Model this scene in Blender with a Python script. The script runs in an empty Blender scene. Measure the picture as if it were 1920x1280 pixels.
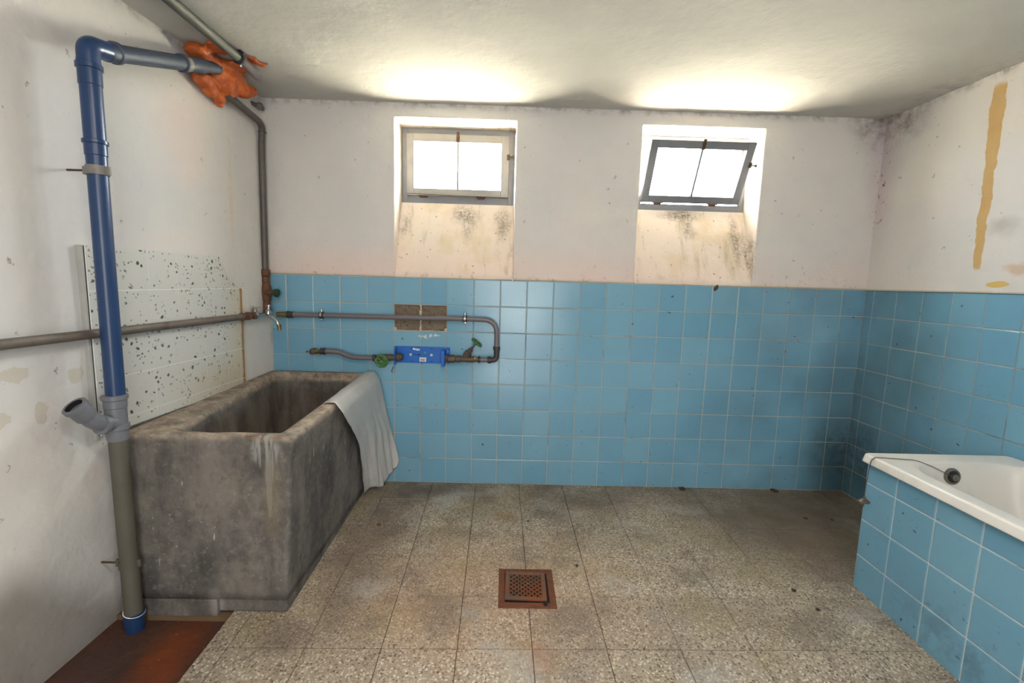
import bpy, bmesh, math, random
from mathutils import Vector, Matrix, noise
random.seed(7)
S = bpy.context.scene
COL = S.collection

# ------------------------------------------------------------------ camera
cam_d = bpy.data.cameras.new('camera'); cam = bpy.data.objects.new('camera', cam_d); COL.objects.link(cam)
cam_d.sensor_width = 36.0; cam_d.lens = 876.65 * 36 / 1920; cam_d.clip_start = 0.02
r_ = Vector((0.99953829, -0.01299981, 0.02746297)); u_ = Vector((-0.02561007, 0.12592719, 0.99170886)); f_ = Vector((0.01635036, 0.99195431, -0.12553613))
m = Matrix((r_, u_, -f_)).transposed().to_4x4(); m.translation = Vector((1.33475761, -2.6901595, 1.2057001))
cam.matrix_world = m
S.camera = cam

# ------------------------------------------------------------------ world, sun, added fill lights, exposure
w = bpy.data.worlds.new('hazy_sky'); S.world = w; w.use_nodes = True
bg = w.node_tree.nodes['Background']; bg.inputs[0].default_value = (0.93, 0.97, 1.0, 1); bg.inputs[1].default_value = 8.5
sd = bpy.data.lights.new('sun', 'SUN'); sd.energy = 34.0; sd.angle = math.radians(0.6); sd.color = (1.0, 0.93, 0.80)
sun = bpy.data.objects.new('sun', sd); COL.objects.link(sun)
sun.rotation_euler = Vector((-0.62, -0.02, -0.78)).to_track_quat('-Z', 'Y').to_euler()
def area(name, loc, aim, sx, sy, power, col):
    d = bpy.data.lights.new(name, 'AREA'); d.shape = 'RECTANGLE'; d.size = sx; d.size_y = sy; d.energy = power; d.color = col
    o = bpy.data.objects.new(name, d); COL.objects.link(o); o.location = loc
    o.rotation_euler = (Vector(aim) - Vector(loc)).to_track_quat('-Z', 'Y').to_euler(); return o
area('rear_fill_light', (1.5, -4.12, 1.25), (1.5, 0, 0.95), 1.1, 1.9, 6.4, (1.0, 0.985, 0.96))  # added fill from behind the camera, not a real doorway source
area('overhead_fill_light', (1.35, -2.35, 2.10), (1.25, -1.9, 0), 0.5, 0.25, 1.9, (1.0, 0.93, 0.84))  # added warm overhead fill, unseen; no lamp hangs here
for xw in (1.037, 2.408):                       # light portals: they only help sampling of the sky through the windows
    p_ = area('window_portal', (xw, .27, 1.87), (xw, -1, 1.87), .64, .41, 1, (1, 1, 1)); p_.data.cycles.is_portal = True
S.view_settings.view_transform = 'Standard'; S.view_settings.look = 'None'
S.view_settings.gamma = 1; S.view_settings.use_curve_mapping = False
S.view_settings.exposure = 3.0

# ------------------------------------------------------------------ material helpers
def srgb(r, g, b):
    f = lambda c: (c / 255 / 12.92) if c / 255 <= .04045 else ((c / 255 + .055) / 1.055) ** 2.4
    return (f(r), f(g), f(b), 1)
class Mat:
    def __init__(s, name, rough=.7, metal=0.0, spec=.5):
        s.m = bpy.data.materials.new(name); s.m.use_nodes = True; s.nt = s.m.node_tree; s.b = s.nt.nodes['Principled BSDF']
        s.b.inputs['Roughness'].default_value = rough; s.b.inputs['Metallic'].default_value = metal
        s.b.inputs['Specular IOR Level'].default_value = spec
        s.pos = s.nt.nodes.new('ShaderNodeNewGeometry').outputs['Position']
    def put(s, inp, v):
        if v is None: return
        if hasattr(v, 'is_output') or isinstance(v, bpy.types.NodeSocket): s.nt.links.new(v, inp)
        else: inp.default_value = v
    def scale(s, v, vec=None):
        n = s.nt.nodes.new('ShaderNodeMapping'); n.inputs['Scale'].default_value = v if isinstance(v, tuple) else (v,) * 3
        s.put(n.inputs['Vector'], vec or s.pos); return n.outputs[0]
    def noise(s, sc, det=4, rough=.55, vec=None, dist=0.0, out='Fac'):
        n = s.nt.nodes.new('ShaderNodeTexNoise'); n.inputs['Scale'].default_value = sc; n.inputs['Detail'].default_value = det
        n.inputs['Roughness'].default_value = rough; n.inputs['Distortion'].default_value = dist
        s.put(n.inputs['Vector'], vec or s.pos); return n.outputs[out]
    def voro(s, sc, feat='F1', vec=None, out='Distance', rnd=1.0):
        n = s.nt.nodes.new('ShaderNodeTexVoronoi'); n.feature = feat; n.inputs['Scale'].default_value = sc; n.inputs['Randomness'].default_value = rnd
        s.put(n.inputs['Vector'], vec or s.pos); return n.outputs[out]
    def ramp(s, v, a, b, lo=0.0, hi=1.0, smooth=True):
        n = s.nt.nodes.new('ShaderNodeMapRange'); n.interpolation_type = 'SMOOTHSTEP' if smooth else 'LINEAR'
        s.put(n.inputs[0], v); n.inputs[1].default_value = a; n.inputs[2].default_value = b; n.inputs[3].default_value = lo; n.inputs[4].default_value = hi
        return n.outputs[0]
    def math(s, op, a, b=None, c=None):
        n = s.nt.nodes.new('ShaderNodeMath'); n.operation = op; s.put(n.inputs[0], a); s.put(n.inputs[1], b)
        if c is not None: s.put(n.inputs[2], c)
        return n.outputs[0]
    def mix(s, f, a, b, mode='MIX'):
        n = s.nt.nodes.new('ShaderNodeMix'); n.data_type = 'RGBA'; n.blend_type = mode
        s.put(n.inputs[0], f); s.put(n.inputs[6], a); s.put(n.inputs[7], b); return n.outputs[2]
    def vec(s, op, a, b=None):
        n = s.nt.nodes.new('ShaderNodeVectorMath'); n.operation = op; s.put(n.inputs[0], a); s.put(n.inputs[1], b)
        return n.outputs['Value'] if op == 'LENGTH' else n.outputs[0]
    def wobble(s, sc, amt, det=3):
        n = s.noise(sc, det, out='Color'); d = s.vec('SUBTRACT', n, (.5, .5, .5)); d = s.vec('MULTIPLY', d, (amt,) * 3)
        return s.vec('ADD', s.pos, d)
    def blob(s, c, rad, wob, edge=(1.0, .7)):      # a stain of its own shape around point c
        d = s.vec('SUBTRACT', wob, tuple(c)); d = s.vec('DIVIDE', d, tuple(rad))
        return s.ramp(s.vec('LENGTH', d), edge[0], edge[1])
    def sep(s, v=None):
        n = s.nt.nodes.new('ShaderNodeSeparateXYZ'); s.put(n.inputs[0], v or s.pos); return n.outputs
    def rand(s): return s.nt.nodes.new('ShaderNodeObjectInfo').outputs['Random']
    def color(s, v): s.put(s.b.inputs['Base Color'], v)
    def rough(s, v): s.put(s.b.inputs['Roughness'], v)
    def bump(s, h, strength=.3, dist=.01):
        n = s.nt.nodes.new('ShaderNodeBump'); n.inputs['Strength'].default_value = strength; n.inputs['Distance'].default_value = dist
        s.put(n.inputs['Height'], h); s.nt.links.new(n.outputs[0], s.b.inputs['Normal'])

def simple(name, col, rough=.5, metal=0.0, var=.25, sc=30, bump=0.0, dirt=None, dsc=12, dth=(.55, .75)):
    k = Mat(name, rough, metal)
    n = k.noise(sc, 5); dark = tuple(c * (1 - var) for c in col[:3]) + (1,)
    c = k.mix(n, dark, tuple(min(1, c * (1 + var * .6)) for c in col[:3]) + (1,))
    if dirt: c = k.mix(k.ramp(k.noise(dsc, 6, .65), dth[0], dth[1]), c, dirt)
    k.color(c)
    if bump: k.bump(k.noise(sc * 2, 5), bump, .004)
    return k.m

def plaster(name, which):
    k = Mat(name, .9, 0, .15)
    wb = k.wobble(9, .10, 4); wb2 = k.wobble(30, .03, 4); wb3 = k.wobble(14, .05, 5)
    c = k.mix(k.ramp(k.noise(1.4, 5), .35, .7), srgb(214, 210, 204), srgb(204, 203, 201))
    c = k.mix(k.math('MULTIPLY', k.ramp(k.noise(3.2, 5, .6), .52, .72), .22), c, srgb(220, 203, 194))
    # small specks of dirt
    sp = k.ramp(k.voro(13, vec=k.scale((1, 1, .7), k.wobble(55, .05))), .085, .045); gate = k.ramp(k.noise(3.1, 3), .40, .52)
    c = k.mix(k.math('MULTIPLY', k.math('MULTIPLY', sp, gate), .65), c, srgb(112, 102, 92))
    sp = k.ramp(k.voro(34, vec=k.wobble(60, .02)), .13, .06); gate = k.ramp(k.noise(4.2, 3), .56, .66)
    c = k.mix(k.math('MULTIPLY', k.math('MULTIPLY', sp, gate), .6), c, srgb(110, 98, 88))
    P = k.sep(); rough_n = k.noise(70, 5, .7)
    if which in ('back', 'right'):
        mold = k.math('MULTIPLY', k.blob((3.42, -.02, 2.12), (.22, .30, .17), wb, (1.2, .1)), k.ramp(k.noise(16, 6, .7), .3, .7))
        c = k.mix(k.math('MULTIPLY', mold, .95), c, srgb(96, 84, 76))
        c = k.mix(k.math('MULTIPLY', k.blob((3.42, -.03, 1.85), (.12, .14, .5), wb, (1.0, .2)), .35), c, srgb(196, 172, 176))
        dots = k.math('MULTIPLY', k.blob((3.42, -.02, 1.75), (.05, .06, .35), wb, (1, .5)), k.ramp(k.noise(45, 4, .7), .58, .66))
        c = k.mix(dots, c, srgb(100, 90, 84))
    if which in ('back', 'right', 'left'):      # patchy darker line under the ceiling
        edge = k.math('MULTIPLY', k.ramp(P[2], 2.115, 2.16), k.ramp(k.noise(14, 6, .7), .42, .68))
        c = k.mix(k.math('MULTIPLY', edge, .75), c, srgb(120, 112, 104))
    if which == 'right':
        st = k.wobble(16, .035, 5)
        P2 = k.sep(st)
        yc = k.math('MULTIPLY_ADD', k.math('SUBTRACT', P2[2], 1.72), .02, -.60)
        wd = k.ramp(P2[2], 1.32, 1.9, .016, .030, False)
        dd = k.math('SUBTRACT', wd, k.math('ABSOLUTE', k.math('SUBTRACT', P2[1], yc)))
        msk = k.math('MULTIPLY', k.math('MULTIPLY', k.ramp(dd, -.002, .003), k.ramp(P2[2], 1.31, 1.33)), k.ramp(P2[2], 2.12, 2.09))
        yel = k.mix(k.noise(18, 4), srgb(204, 172, 118), srgb(184, 152, 102))
        c = k.mix(msk, c, yel)
        c = k.mix(k.blob((3.44, -.705, 1.253), (.1, .05, .014), k.wobble(20, .015), (1, .85)), c, srgb(208, 178, 112))
        c = k.mix(k.math('MULTIPLY', k.blob((3.44, -.80, 1.32), (.1, .10, .03), wb, (1, .3)), .6), c, srgb(190, 156, 120))
        c = k.mix(k.math('MULTIPLY', k.blob((3.44, -.69, 1.50), (.1, .08, .06), wb, (1, .2)), .45), c, srgb(150, 145, 142))
    if which == 'back':                          # pink and cream damp zone above the tiles
        z = k.math('MULTIPLY', k.ramp(P[2], 1.48, 1.22), k.ramp(k.noise(2, 4), .3, .6))
        c = k.mix(k.math('MULTIPLY', z, .5), c, srgb(228, 196, 184))
        c = k.mix(k.math('MULTIPLY', k.ramp(P[2], 1.237, 1.222), .75), c, srgb(206, 192, 168))
        c = k.mix(k.math('MULTIPLY', k.math('MULTIPLY', k.ramp(P[2], 1.30, 1.21), k.ramp(k.noise(24, 6, .7), .55, .68)), .6), c, srgb(130, 110, 95))
        # mould and run marks on the sloping sills below the windows
        niche = k.ramp(P[1], .004, .012)
        c = k.mix(k.math('MULTIPLY', niche, .55), c, srgb(232, 214, 196))
        strk = k.scale((7, 1.5, 1.6)); 
        gr = k.math('MULTIPLY', niche, k.ramp(k.noise(2.1, 6, .68, vec=strk), .53, .72))
        c = k.mix(k.math('MULTIPLY', gr, .6), c, srgb(158, 148, 116))
        c = k.mix(k.math('MULTIPLY', k.math('MULTIPLY', niche, k.ramp(k.noise(5, 6, .62), .5, .66)), .45), c, srgb(206, 190, 152))
        for cc, rr, a in (((1.08, .14, 1.60), (.10, .08, .09), .8), ((1.10, .12, 1.5), (.05, .1, .13), .5), ((1.31, .12, 1.55), (.06, .1, .14), .75),
                          ((2.36, .15, 1.62), (.16, .06, .06), 1.0), ((2.40, .12, 1.55), (.07, .06, .08), .7), ((2.68, .1, 1.48), (.05, .2, .22), .8), ((2.74, .05, 1.4), (.03, .1, .2), .8), ((.73, .12, 1.52), (.03, .1, .09), .6)):
            c = k.mix(k.math('MULTIPLY', k.math('MULTIPLY', k.blob(cc, rr, wb, (1.1, .1)), k.ramp(rough_n, .3, .62)), a), c, srgb(108, 100, 88))
        sp = k.math('MULTIPLY', niche, k.ramp(k.voro(26, vec=k.wobble(50, .03)), .12, .06))
        c = k.mix(k.math('MULTIPLY', sp, .8), c, srgb(92, 76, 60))
    if which == 'left':
        c = k.mix(k.math('MULTIPLY', k.blob((-.04, -.60, 1.78), (.2, .24, .32), wb, (1, .1)), .4), c, srgb(226, 198, 184))
        str_ = k.math('MULTIPLY', k.blob((-.02, -.30, 1.60), (.2, .022, .42), k.wobble(20, .03), (1, .3)), k.ramp(k.noise(30, 5), .3, .7))
        c = k.mix(k.math('MULTIPLY', str_, .5), c, srgb(208, 182, 140))
        for cc, rr in (((-.06, -1.165, .862), (.1, .028, .028)), ((-.06, -1.345, .90), (.1, .05, .022)), ((-.06, -1.41, .92), (.1, .02, .03)), ((-.06, -1.28, .77), (.1, .022, .035)), ((-.06, -1.40, .78), (.1, .035, .025))):
            c = k.mix(k.blob(cc, rr, k.wobble(26, .05, 5), (1, .88)), c, srgb(198, 192, 180))
        # bare, damp grey render low on the wall behind the waste pipe
        low = k.math('MULTIPLY', k.ramp(k.math('ADD', P[2], k.math('MULTIPLY', k.math('MAXIMUM', k.math('ADD', P[1], 1.1), -.30), .9)), .13, -.06), 1.0)
        low = k.math('MULTIPLY', low, k.ramp(k.noise(5, 5, .6), .2, .5))
        c = k.mix(k.math('MULTIPLY', low, .8), c, srgb(120, 108, 98))
        grey = k.math('MULTIPLY', k.ramp(P[2], .72, .1), k.ramp(k.noise(2.6, 5, .6), .35, .6))
        c = k.mix(k.math('MULTIPLY', grey, .30), c, srgb(172, 173, 168))
    if which == 'ceiling':
        c = k.mix(k.ramp(k.noise(1.6, 5), .35, .7), srgb(198, 196, 190), srgb(188, 187, 182))
        c = k.mix(k.math('MULTIPLY', k.math('MULTIPLY', k.ramp(P[0], 3.2, 3.46), k.ramp(k.noise(9, 6, .7), .45, .7)), .6), c, srgb(130, 124, 114))
    k.color(c)
    h = k.math('ADD', k.math('MULTIPLY', k.noise(5, 4), 1.0), k.math('MULTIPLY', k.noise(60, 5), .12))
    k.bump(h, .55, .02)
    return k.m

M = {}
M['wall_back'] = plaster('plaster_back', 'back'); M['wall_left'] = plaster('plaster_left', 'left'); M['wall_right'] = plaster('plaster_right', 'right')
M['ceiling'] = plaster('plaster_ceiling', 'ceiling')
def mk_tile():
    k = Mat('blue_glazed_tile', .14, 0, .5)
    c = k.mix(k.rand(), srgb(119, 168, 192), srgb(106, 158, 186))
    c = k.mix(k.math('MULTIPLY', k.noise(4, 2), .35), c, srgb(128, 170, 184))
    P = k.sep()
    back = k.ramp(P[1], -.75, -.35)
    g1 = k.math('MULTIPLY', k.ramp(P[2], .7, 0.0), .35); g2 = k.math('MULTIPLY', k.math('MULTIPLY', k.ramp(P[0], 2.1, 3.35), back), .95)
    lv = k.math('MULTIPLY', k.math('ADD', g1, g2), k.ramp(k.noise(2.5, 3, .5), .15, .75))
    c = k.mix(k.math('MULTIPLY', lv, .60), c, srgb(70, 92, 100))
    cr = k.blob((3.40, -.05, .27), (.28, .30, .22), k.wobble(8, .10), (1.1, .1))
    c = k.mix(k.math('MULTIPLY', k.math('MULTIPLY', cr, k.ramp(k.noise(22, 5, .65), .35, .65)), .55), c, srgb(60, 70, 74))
    lo = k.blob((2.80, -1.3, .05), (.12, .35, .16), k.wobble(8, .10), (1.1, .1))
    c = k.mix(k.math('MULTIPLY', k.math('MULTIPLY', lo, k.ramp(k.noise(16, 5, .65), .4, .65)), .6), c, srgb(74, 92, 100))
    sp = k.ramp(k.voro(13, vec=k.wobble(45, .03)), .085, .045)
    c = k.mix(k.math('MULTIPLY', k.math('MULTIPLY', sp, k.ramp(k.noise(4, 2), .36, .50)), .85), c, srgb(58, 70, 76))
    sp = k.ramp(k.voro(36, vec=k.wobble(60, .02)), .12, .06)
    c = k.mix(k.math('MULTIPLY', k.math('MULTIPLY', sp, k.ramp(k.noise(5, 2), .50, .60)), .7), c, srgb(62, 76, 82))
    sc = k.math('MULTIPLY', k.ramp(k.noise(20, 4, .7, vec=k.scale((1, 1, 3), k.wobble(9, .1))), .64, .72), k.ramp(P[2], .75, .1))
    c = k.mix(k.math('MULTIPLY', sc, .6), c, srgb(62, 76, 82))
    ch = k.math('MULTIPLY', k.blob((.90, 0, .888), (.075, .05, .012), k.wobble(14, .06), (1, .7)), k.ramp(k.noise(70, 3), .46, .54))
    c = k.mix(ch, c, srgb(206, 212, 212))
    k.color(c); k.rough(k.ramp(k.noise(3, 3), .2, .8, .12, .26))
    k.bump(k.noise(9, 2), .15, .002)
    return k.m
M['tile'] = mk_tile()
M['grout'] = simple('grout', srgb(174, 174, 164), .9, var=.15, sc=25, dirt=srgb(116, 116, 110), dsc=4, dth=(.5, .75))
M['apron_grout'] = simple('pale_grout', srgb(206, 208, 206), .9, var=.15, sc=25, dirt=srgb(120, 120, 112), dsc=6)
def mk_terrazzo():
    k = Mat('terrazzo', .5, 0, .35)
    rv = k.rand()
    base = k.mix(k.noise(5, 4), srgb(146, 134, 118), srgb(164, 152, 134))
    v1 = k.nt.nodes.new('ShaderNodeTexVoronoi'); v1.inputs['Scale'].default_value = 135; k.put(v1.inputs['Vector'], k.wobble(80, .006))
    chip = k.ramp(v1.outputs['Distance'], .60, .44); s1 = k.sep(v1.outputs['Color'])
    chipc = k.mix(k.ramp(s1[0], .2, .8), srgb(206, 194, 174), srgb(160, 144, 126))
    chipc = k.mix(k.ramp(s1[1], .76, .79), chipc, srgb(84, 72, 64))
    chipc = k.mix(k.ramp(s1[2], .88, .90), chipc, srgb(232, 224, 206))
    c = k.mix(k.math('MULTIPLY', chip, .70), base, chipc)
    v2 = k.nt.nodes.new('ShaderNodeTexVoronoi'); v2.inputs['Scale'].default_value = 72; k.put(v2.inputs['Vector'], k.wobble(90, .012))
    s2 = k.sep(v2.outputs['Color'])
    big = k.math('MULTIPLY', k.ramp(v2.outputs['Distance'], .34, .27), k.ramp(s2[0], .62, .64))
    c = k.mix(k.math('MULTIPLY', big, .85), c, k.mix(k.ramp(s2[1], .4, .5), srgb(62, 56, 52), srgb(96, 80, 66)))
    big = k.math('MULTIPLY', k.ramp(v2.outputs['Distance'], .24, .17), k.ramp(s2[0], .22, .20))
    c = k.mix(k.math('MULTIPLY', big, .45), c, srgb(218, 206, 186))
    P = k.sep(); wb = k.wobble(5, .3, 4)
    # greenish and rusty blotches, a broad warm tint mid floor, grey dust, dark grime at the walls
    c = k.mix(k.math('MULTIPLY', k.ramp(k.noise(2.3, 5, .6), .48, .66), .35), c, srgb(132, 118, 72))
    c = k.mix(k.math('MULTIPLY', k.blob((1.25, -1.0, 0), (.95, .55, 1), wb, (1.1, .1)), .30), c, srgb(186, 134, 92))
    c = k.mix(k.math('MULTIPLY', k.blob((1.48, -1.27, 0), (.07, .09, 1), k.wobble(10, .1), (1, .1)), .35), c, srgb(176, 98, 60))
    c = k.mix(k.math('MULTIPLY', k.blob((1.37, -.36, 0), (.11, .05, 1), k.wobble(10, .1), (1, .2)), .5), c, srgb(150, 118, 50))
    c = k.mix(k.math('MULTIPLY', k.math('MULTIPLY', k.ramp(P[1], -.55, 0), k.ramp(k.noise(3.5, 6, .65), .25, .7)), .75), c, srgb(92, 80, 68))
    cr = k.math('MULTIPLY', k.blob((3.0, -.42, 0), (.80, .58, 1), wb, (1.1, .3)), .86)
    c = k.mix(cr, c, k.mix(k.noise(6, 5), srgb(84, 72, 58), srgb(120, 106, 88)))
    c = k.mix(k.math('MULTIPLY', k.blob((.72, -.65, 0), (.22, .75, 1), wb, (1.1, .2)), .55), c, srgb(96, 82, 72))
    c = k.mix(k.math('MULTIPLY', k.ramp(k.noise(3.4, 6, .7), .48, .66), .50), c, srgb(98, 86, 78))
    c = k.mix(k.math('MULTIPLY', k.ramp(k.noise(2.7, 3), .58, .70), .35), c, srgb(176, 176, 172))
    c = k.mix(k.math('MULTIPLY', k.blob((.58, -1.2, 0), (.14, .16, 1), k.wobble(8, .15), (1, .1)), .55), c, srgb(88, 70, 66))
    c = k.mix(k.math('MULTIPLY', rv, .18), c, srgb(112, 98, 80))
    k.color(c); k.rough(k.ramp(k.noise(7, 5), .3, .7, .38, .7)); k.bump(k.noise(160, 3), .12, .001)
    return k.m
M['terrazzo'] = mk_terrazzo()
M['floor_joint'] = simple('floor_joint', srgb(112, 90, 66), .9, var=.3, sc=14)
def mk_concrete():
    k = Mat('sink_concrete', .82, 0, .3)
    st = k.scale((5, 5, 1.6))
    c = k.mix(k.ramp(k.noise(1.1, 7, .62, vec=st), .34, .66), srgb(76, 73, 71), srgb(120, 114, 107))
    c = k.mix(k.math('MULTIPLY', k.ramp(k.noise(4.5, 6, .65), .48, .7), .5), c, srgb(130, 126, 114))
    c = k.mix(k.math('MULTIPLY', k.ramp(k.noise(7, 7, .7), .46, .68), .55), c, srgb(66, 63, 64))
    c = k.mix(k.math('MULTIPLY', k.ramp(k.noise(38, 6, .75), .5, .72), .35), c, srgb(160, 154, 144))
    c = k.mix(k.math('MULTIPLY', k.ramp(k.noise(31, 6, .75, vec=k.scale((1, 1, .5))), .52, .7), .45), c, srgb(58, 55, 54))
    P = k.sep()
    rim = k.math('MULTIPLY', k.ramp(P[2], .606, .632), k.ramp(k.noise(12, 6, .65), .25, .55))
    c = k.mix(k.math('MULTIPLY', rim, .85), c, k.mix(k.ramp(k.noise(26, 6, .7), .3, .7), srgb(186, 170, 150), srgb(128, 112, 98)))
    rust = k.math('MULTIPLY', k.blob((.47, -1.065, .632), (.10, .05, .018), k.wobble(20, .05), (1, .4)), k.ramp(k.noise(34, 5), .34, .6))
    c = k.mix(k.math('MULTIPLY', rust, .75), c, srgb(118, 88, 68))
    rust = k.math('MULTIPLY', k.blob((.30, -.03, .665), (.3, .04, .03), k.wobble(20, .05), (1, .4)), k.ramp(k.noise(24, 5), .5, .66))
    c = k.mix(k.math('MULTIPLY', rust, .6), c, srgb(112, 66, 48))
    # pale limescale runs below the rusty corner
    run = k.math('MULTIPLY', k.blob((.488, -1.08, .585), (.060, .08, .085), k.wobble(30, .03), (1, .6)), k.ramp(k.noise(20, 3, vec=k.scale((4, 1, .35))), .44, .56))
    run = k.math('MAXIMUM', run, k.math('MULTIPLY', k.blob((.497, -1.08, .46), (.014, .08, .16), k.wobble(8, .02), (1, .6)), .8))
    run = k.math('MAXIMUM', run, k.math('MULTIPLY', k.blob((.512, -1.08, .53), (.005, .08, .09), k.wobble(8, .012), (1, .5)), .8))
    c = k.mix(k.math('MULTIPLY', run, .65), c, srgb(156, 156, 150))
    brn = k.blob((.505, -1.08, .40), (.045, .08, .20), k.wobble(10, .04), (1, .5))
    c = k.mix(k.math('MULTIPLY', brn, .40), c, srgb(122, 108, 84))
    # white splashes
    sp = k.math('MULTIPLY', k.ramp(k.voro(15, vec=k.scale((1.6, 1.6, .22), k.wobble(45, .012))), .085, .04), k.ramp(k.noise(5, 3), .46, .56))
    c = k.mix(k.math('MULTIPLY', sp, .75), c, srgb(196, 194, 188))
    sp = k.math('MULTIPLY', k.ramp(k.voro(42, vec=k.wobble(60, .02)), .11, .05), k.ramp(k.noise(3.5, 3), .48, .58))
    c = k.mix(k.math('MULTIPLY', sp, .65), c, srgb(186, 184, 178))
    # streaky darker brown inside the basin
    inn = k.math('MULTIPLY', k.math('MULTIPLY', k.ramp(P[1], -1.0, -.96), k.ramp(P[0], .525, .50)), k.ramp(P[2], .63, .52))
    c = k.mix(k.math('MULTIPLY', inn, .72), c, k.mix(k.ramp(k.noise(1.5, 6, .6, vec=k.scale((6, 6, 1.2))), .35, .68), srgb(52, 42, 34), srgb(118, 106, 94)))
    wh = k.math('MULTIPLY', k.blob((.30, -1.09, .0), (.035, .05, .07), k.wobble(14, .05), (1, .2)), .8)
    c = k.mix(wh, c, srgb(150, 146, 140))
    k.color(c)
    k.bump(k.math('ADD', k.noise(6, 5, .6), k.math('MULTIPLY', k.noise(50, 5, .7), .25)), .5, .012)
    return k.m
M['concrete'] = mk_concrete()
def mk_speckle():
    k = Mat('speckled_white_tile', .35, 0, .4)
    c = k.mix(k.noise(3, 4), srgb(208, 207, 202), srgb(196, 196, 191))
    wv = k.wobble(35, .022, 4)
    sp = k.math('MULTIPLY', k.ramp(k.voro(60, vec=k.wobble(70, .02, 3)), .28, .20), k.ramp(k.noise(14, 3), .44, .54))
    c = k.mix(k.math('MULTIPLY', sp, .85), c, k.mix(k.ramp(k.noise(9, 2), .45, .55), srgb(74, 84, 70), srgb(84, 88, 86)))
    sp = k.math('MULTIPLY', k.ramp(k.voro(27, vec=wv), .22, .16), k.ramp(k.noise(11, 2), .40, .48))
    c = k.mix(sp, c, k.mix(k.ramp(k.noise(20, 2), .4, .6), srgb(56, 72, 54), srgb(78, 82, 78)))
    P = k.sep()
    wr = k.math('MULTIPLY', k.ramp(P[1], -.47, -.30), k.ramp(k.noise(4, 4), .2, .6))
    c = k.mix(k.math('MULTIPLY', wr, .55), c, srgb(198, 188, 158))
    wr = k.math('MULTIPLY', k.ramp(P[2], .86, .70), k.ramp(P[1], -.9, -.4))
    c = k.mix(k.math('MULTIPLY', wr, .6), c, srgb(188, 176, 150))
    ed = k.ramp(k.sep(k.wobble(20, .02))[1], -.312, -.296)
    c = k.mix(k.math('MULTIPLY', ed, k.ramp(k.noise(9, 5), .2, .5)), c, k.mix(k.noise(12, 4), srgb(168, 128, 44), srgb(150, 104, 60)))
    k.color(c); return k.m
M['speckle'] = mk_speckle()
M['white_joint'] = simple('white_joint', srgb(240, 240, 236), .8, var=.05)
M['board_edge'] = simple('board_edge', srgb(170, 170, 164), .8, var=.15)
M['board_gap'] = simple('dark_gap', srgb(70, 56, 62), .9)
M['rust_metal'] = simple('rusty_iron', srgb(112, 66, 40), .85, .15, var=.45, sc=40, bump=.4, dirt=srgb(134, 76, 42), dsc=9)
M['rust_grate'] = simple('worn_iron_grate', srgb(112, 84, 66), .7, .3, var=.35, sc=60, bump=.3, dirt=srgb(138, 74, 38), dsc=9, dth=(.45, .7))
M['dark'] = simple('hollow_shade_and_lump', srgb(22, 16, 12), .95)  # near-black in place of shade inside hollows; also colours the rust lump
def mk_pit():
    k = Mat('rusty_pit_floor', .75, 0, .3)
    c = k.mix(k.ramp(k.noise(5, 6, .6), .35, .65), srgb(62, 44, 38), srgb(84, 56, 42))
    wb = k.wobble(7, .15, 4)
    c = k.mix(k.math('MULTIPLY', k.blob((.24, -1.25, -.07), (.12, .22, .3), wb, (1.2, .2)), .9), c, k.mix(k.noise(12, 5), srgb(132, 66, 28), srgb(98, 50, 28)))
    c = k.mix(k.math('MULTIPLY', k.blob((.02, -1.3, -.07), (.15, .2, .3), wb, (1.1, .1)), .5), c, srgb(78, 58, 58))
    c = k.mix(k.ramp(k.voro(24, vec=k.wobble(50, .03)), .06, .03), c, srgb(170, 140, 120))
    k.color(c); k.bump(k.noise(22, 6), .6, .01); return k.m
M['pit'] = mk_pit()
M['blue_pvc'] = simple('blue_plastic_pipe', srgb(34, 60, 100), .32, var=.12, sc=8)
M['slate_pvc'] = simple('slate_blue_plastic_pipe', srgb(66, 76, 92), .5, var=.15, sc=10)
M['grey_pvc'] = simple('grey_plastic_pipe', srgb(112, 114, 121), .4, var=.12, sc=14)
M['dirty_pvc'] = simple('dirty_grey_plastic_pipe', srgb(92, 88, 77), .65, var=.25, sc=9, dirt=srgb(78, 74, 56), dsc=5)
M['conduit'] = simple('olive_grey_plastic_pipe', srgb(84, 84, 75), .55, var=.12, sc=12)
M['pipe_grey'] = simple('grey_poly_pipe', srgb(112, 106, 110), .42, var=.12, sc=18)
M['riser'] = simple('tarnished_dark_pipe', srgb(96, 90, 84), .5, .2, var=.25, sc=20)
M['galv'] = simple('weathered_galvanised_pipe', srgb(116, 106, 96), .6, .25, var=.4, sc=22, bump=.25, dirt=srgb(84, 58, 46), dsc=8)
M['rusty_fit'] = simple('rusty_pipe_fitting', srgb(112, 78, 58), .8, .2, var=.4, sc=70, bump=.5, dirt=srgb(78, 88, 52), dsc=22)
M['iron_fit'] = simple('dark_iron_fitting', srgb(98, 88, 78), .6, .45, var=.45, sc=60, bump=.4, dirt=srgb(128, 96, 60), dsc=30)
M['brass'] = simple('brass_fitting', srgb(142, 124, 82), .4, .7, var=.3, sc=40)
M['chrome'] = simple('chrome', srgb(200, 200, 200), .18, 1.0, var=.15, sc=30)
M['steel'] = simple('zinc_steel', srgb(166, 160, 150), .4, .7, var=.2, sc=30)
M['clamp'] = simple('dull_clamp_steel', srgb(136, 132, 126), .6, .3, var=.2, sc=30, dirt=srgb(110, 84, 62), dsc=14)
M['rubber'] = simple('black_rubber', srgb(34, 34, 36), .6)
M['dark_coupling'] = simple('dark_plastic_coupling', srgb(60, 54, 54), .5, var=.3, sc=40)
M['green'] = simple('green_painted_handwheel', srgb(58, 112, 42), .45, .1, var=.45, sc=60, dirt=srgb(128, 132, 92), dsc=30, dth=(.55, .7))
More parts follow.
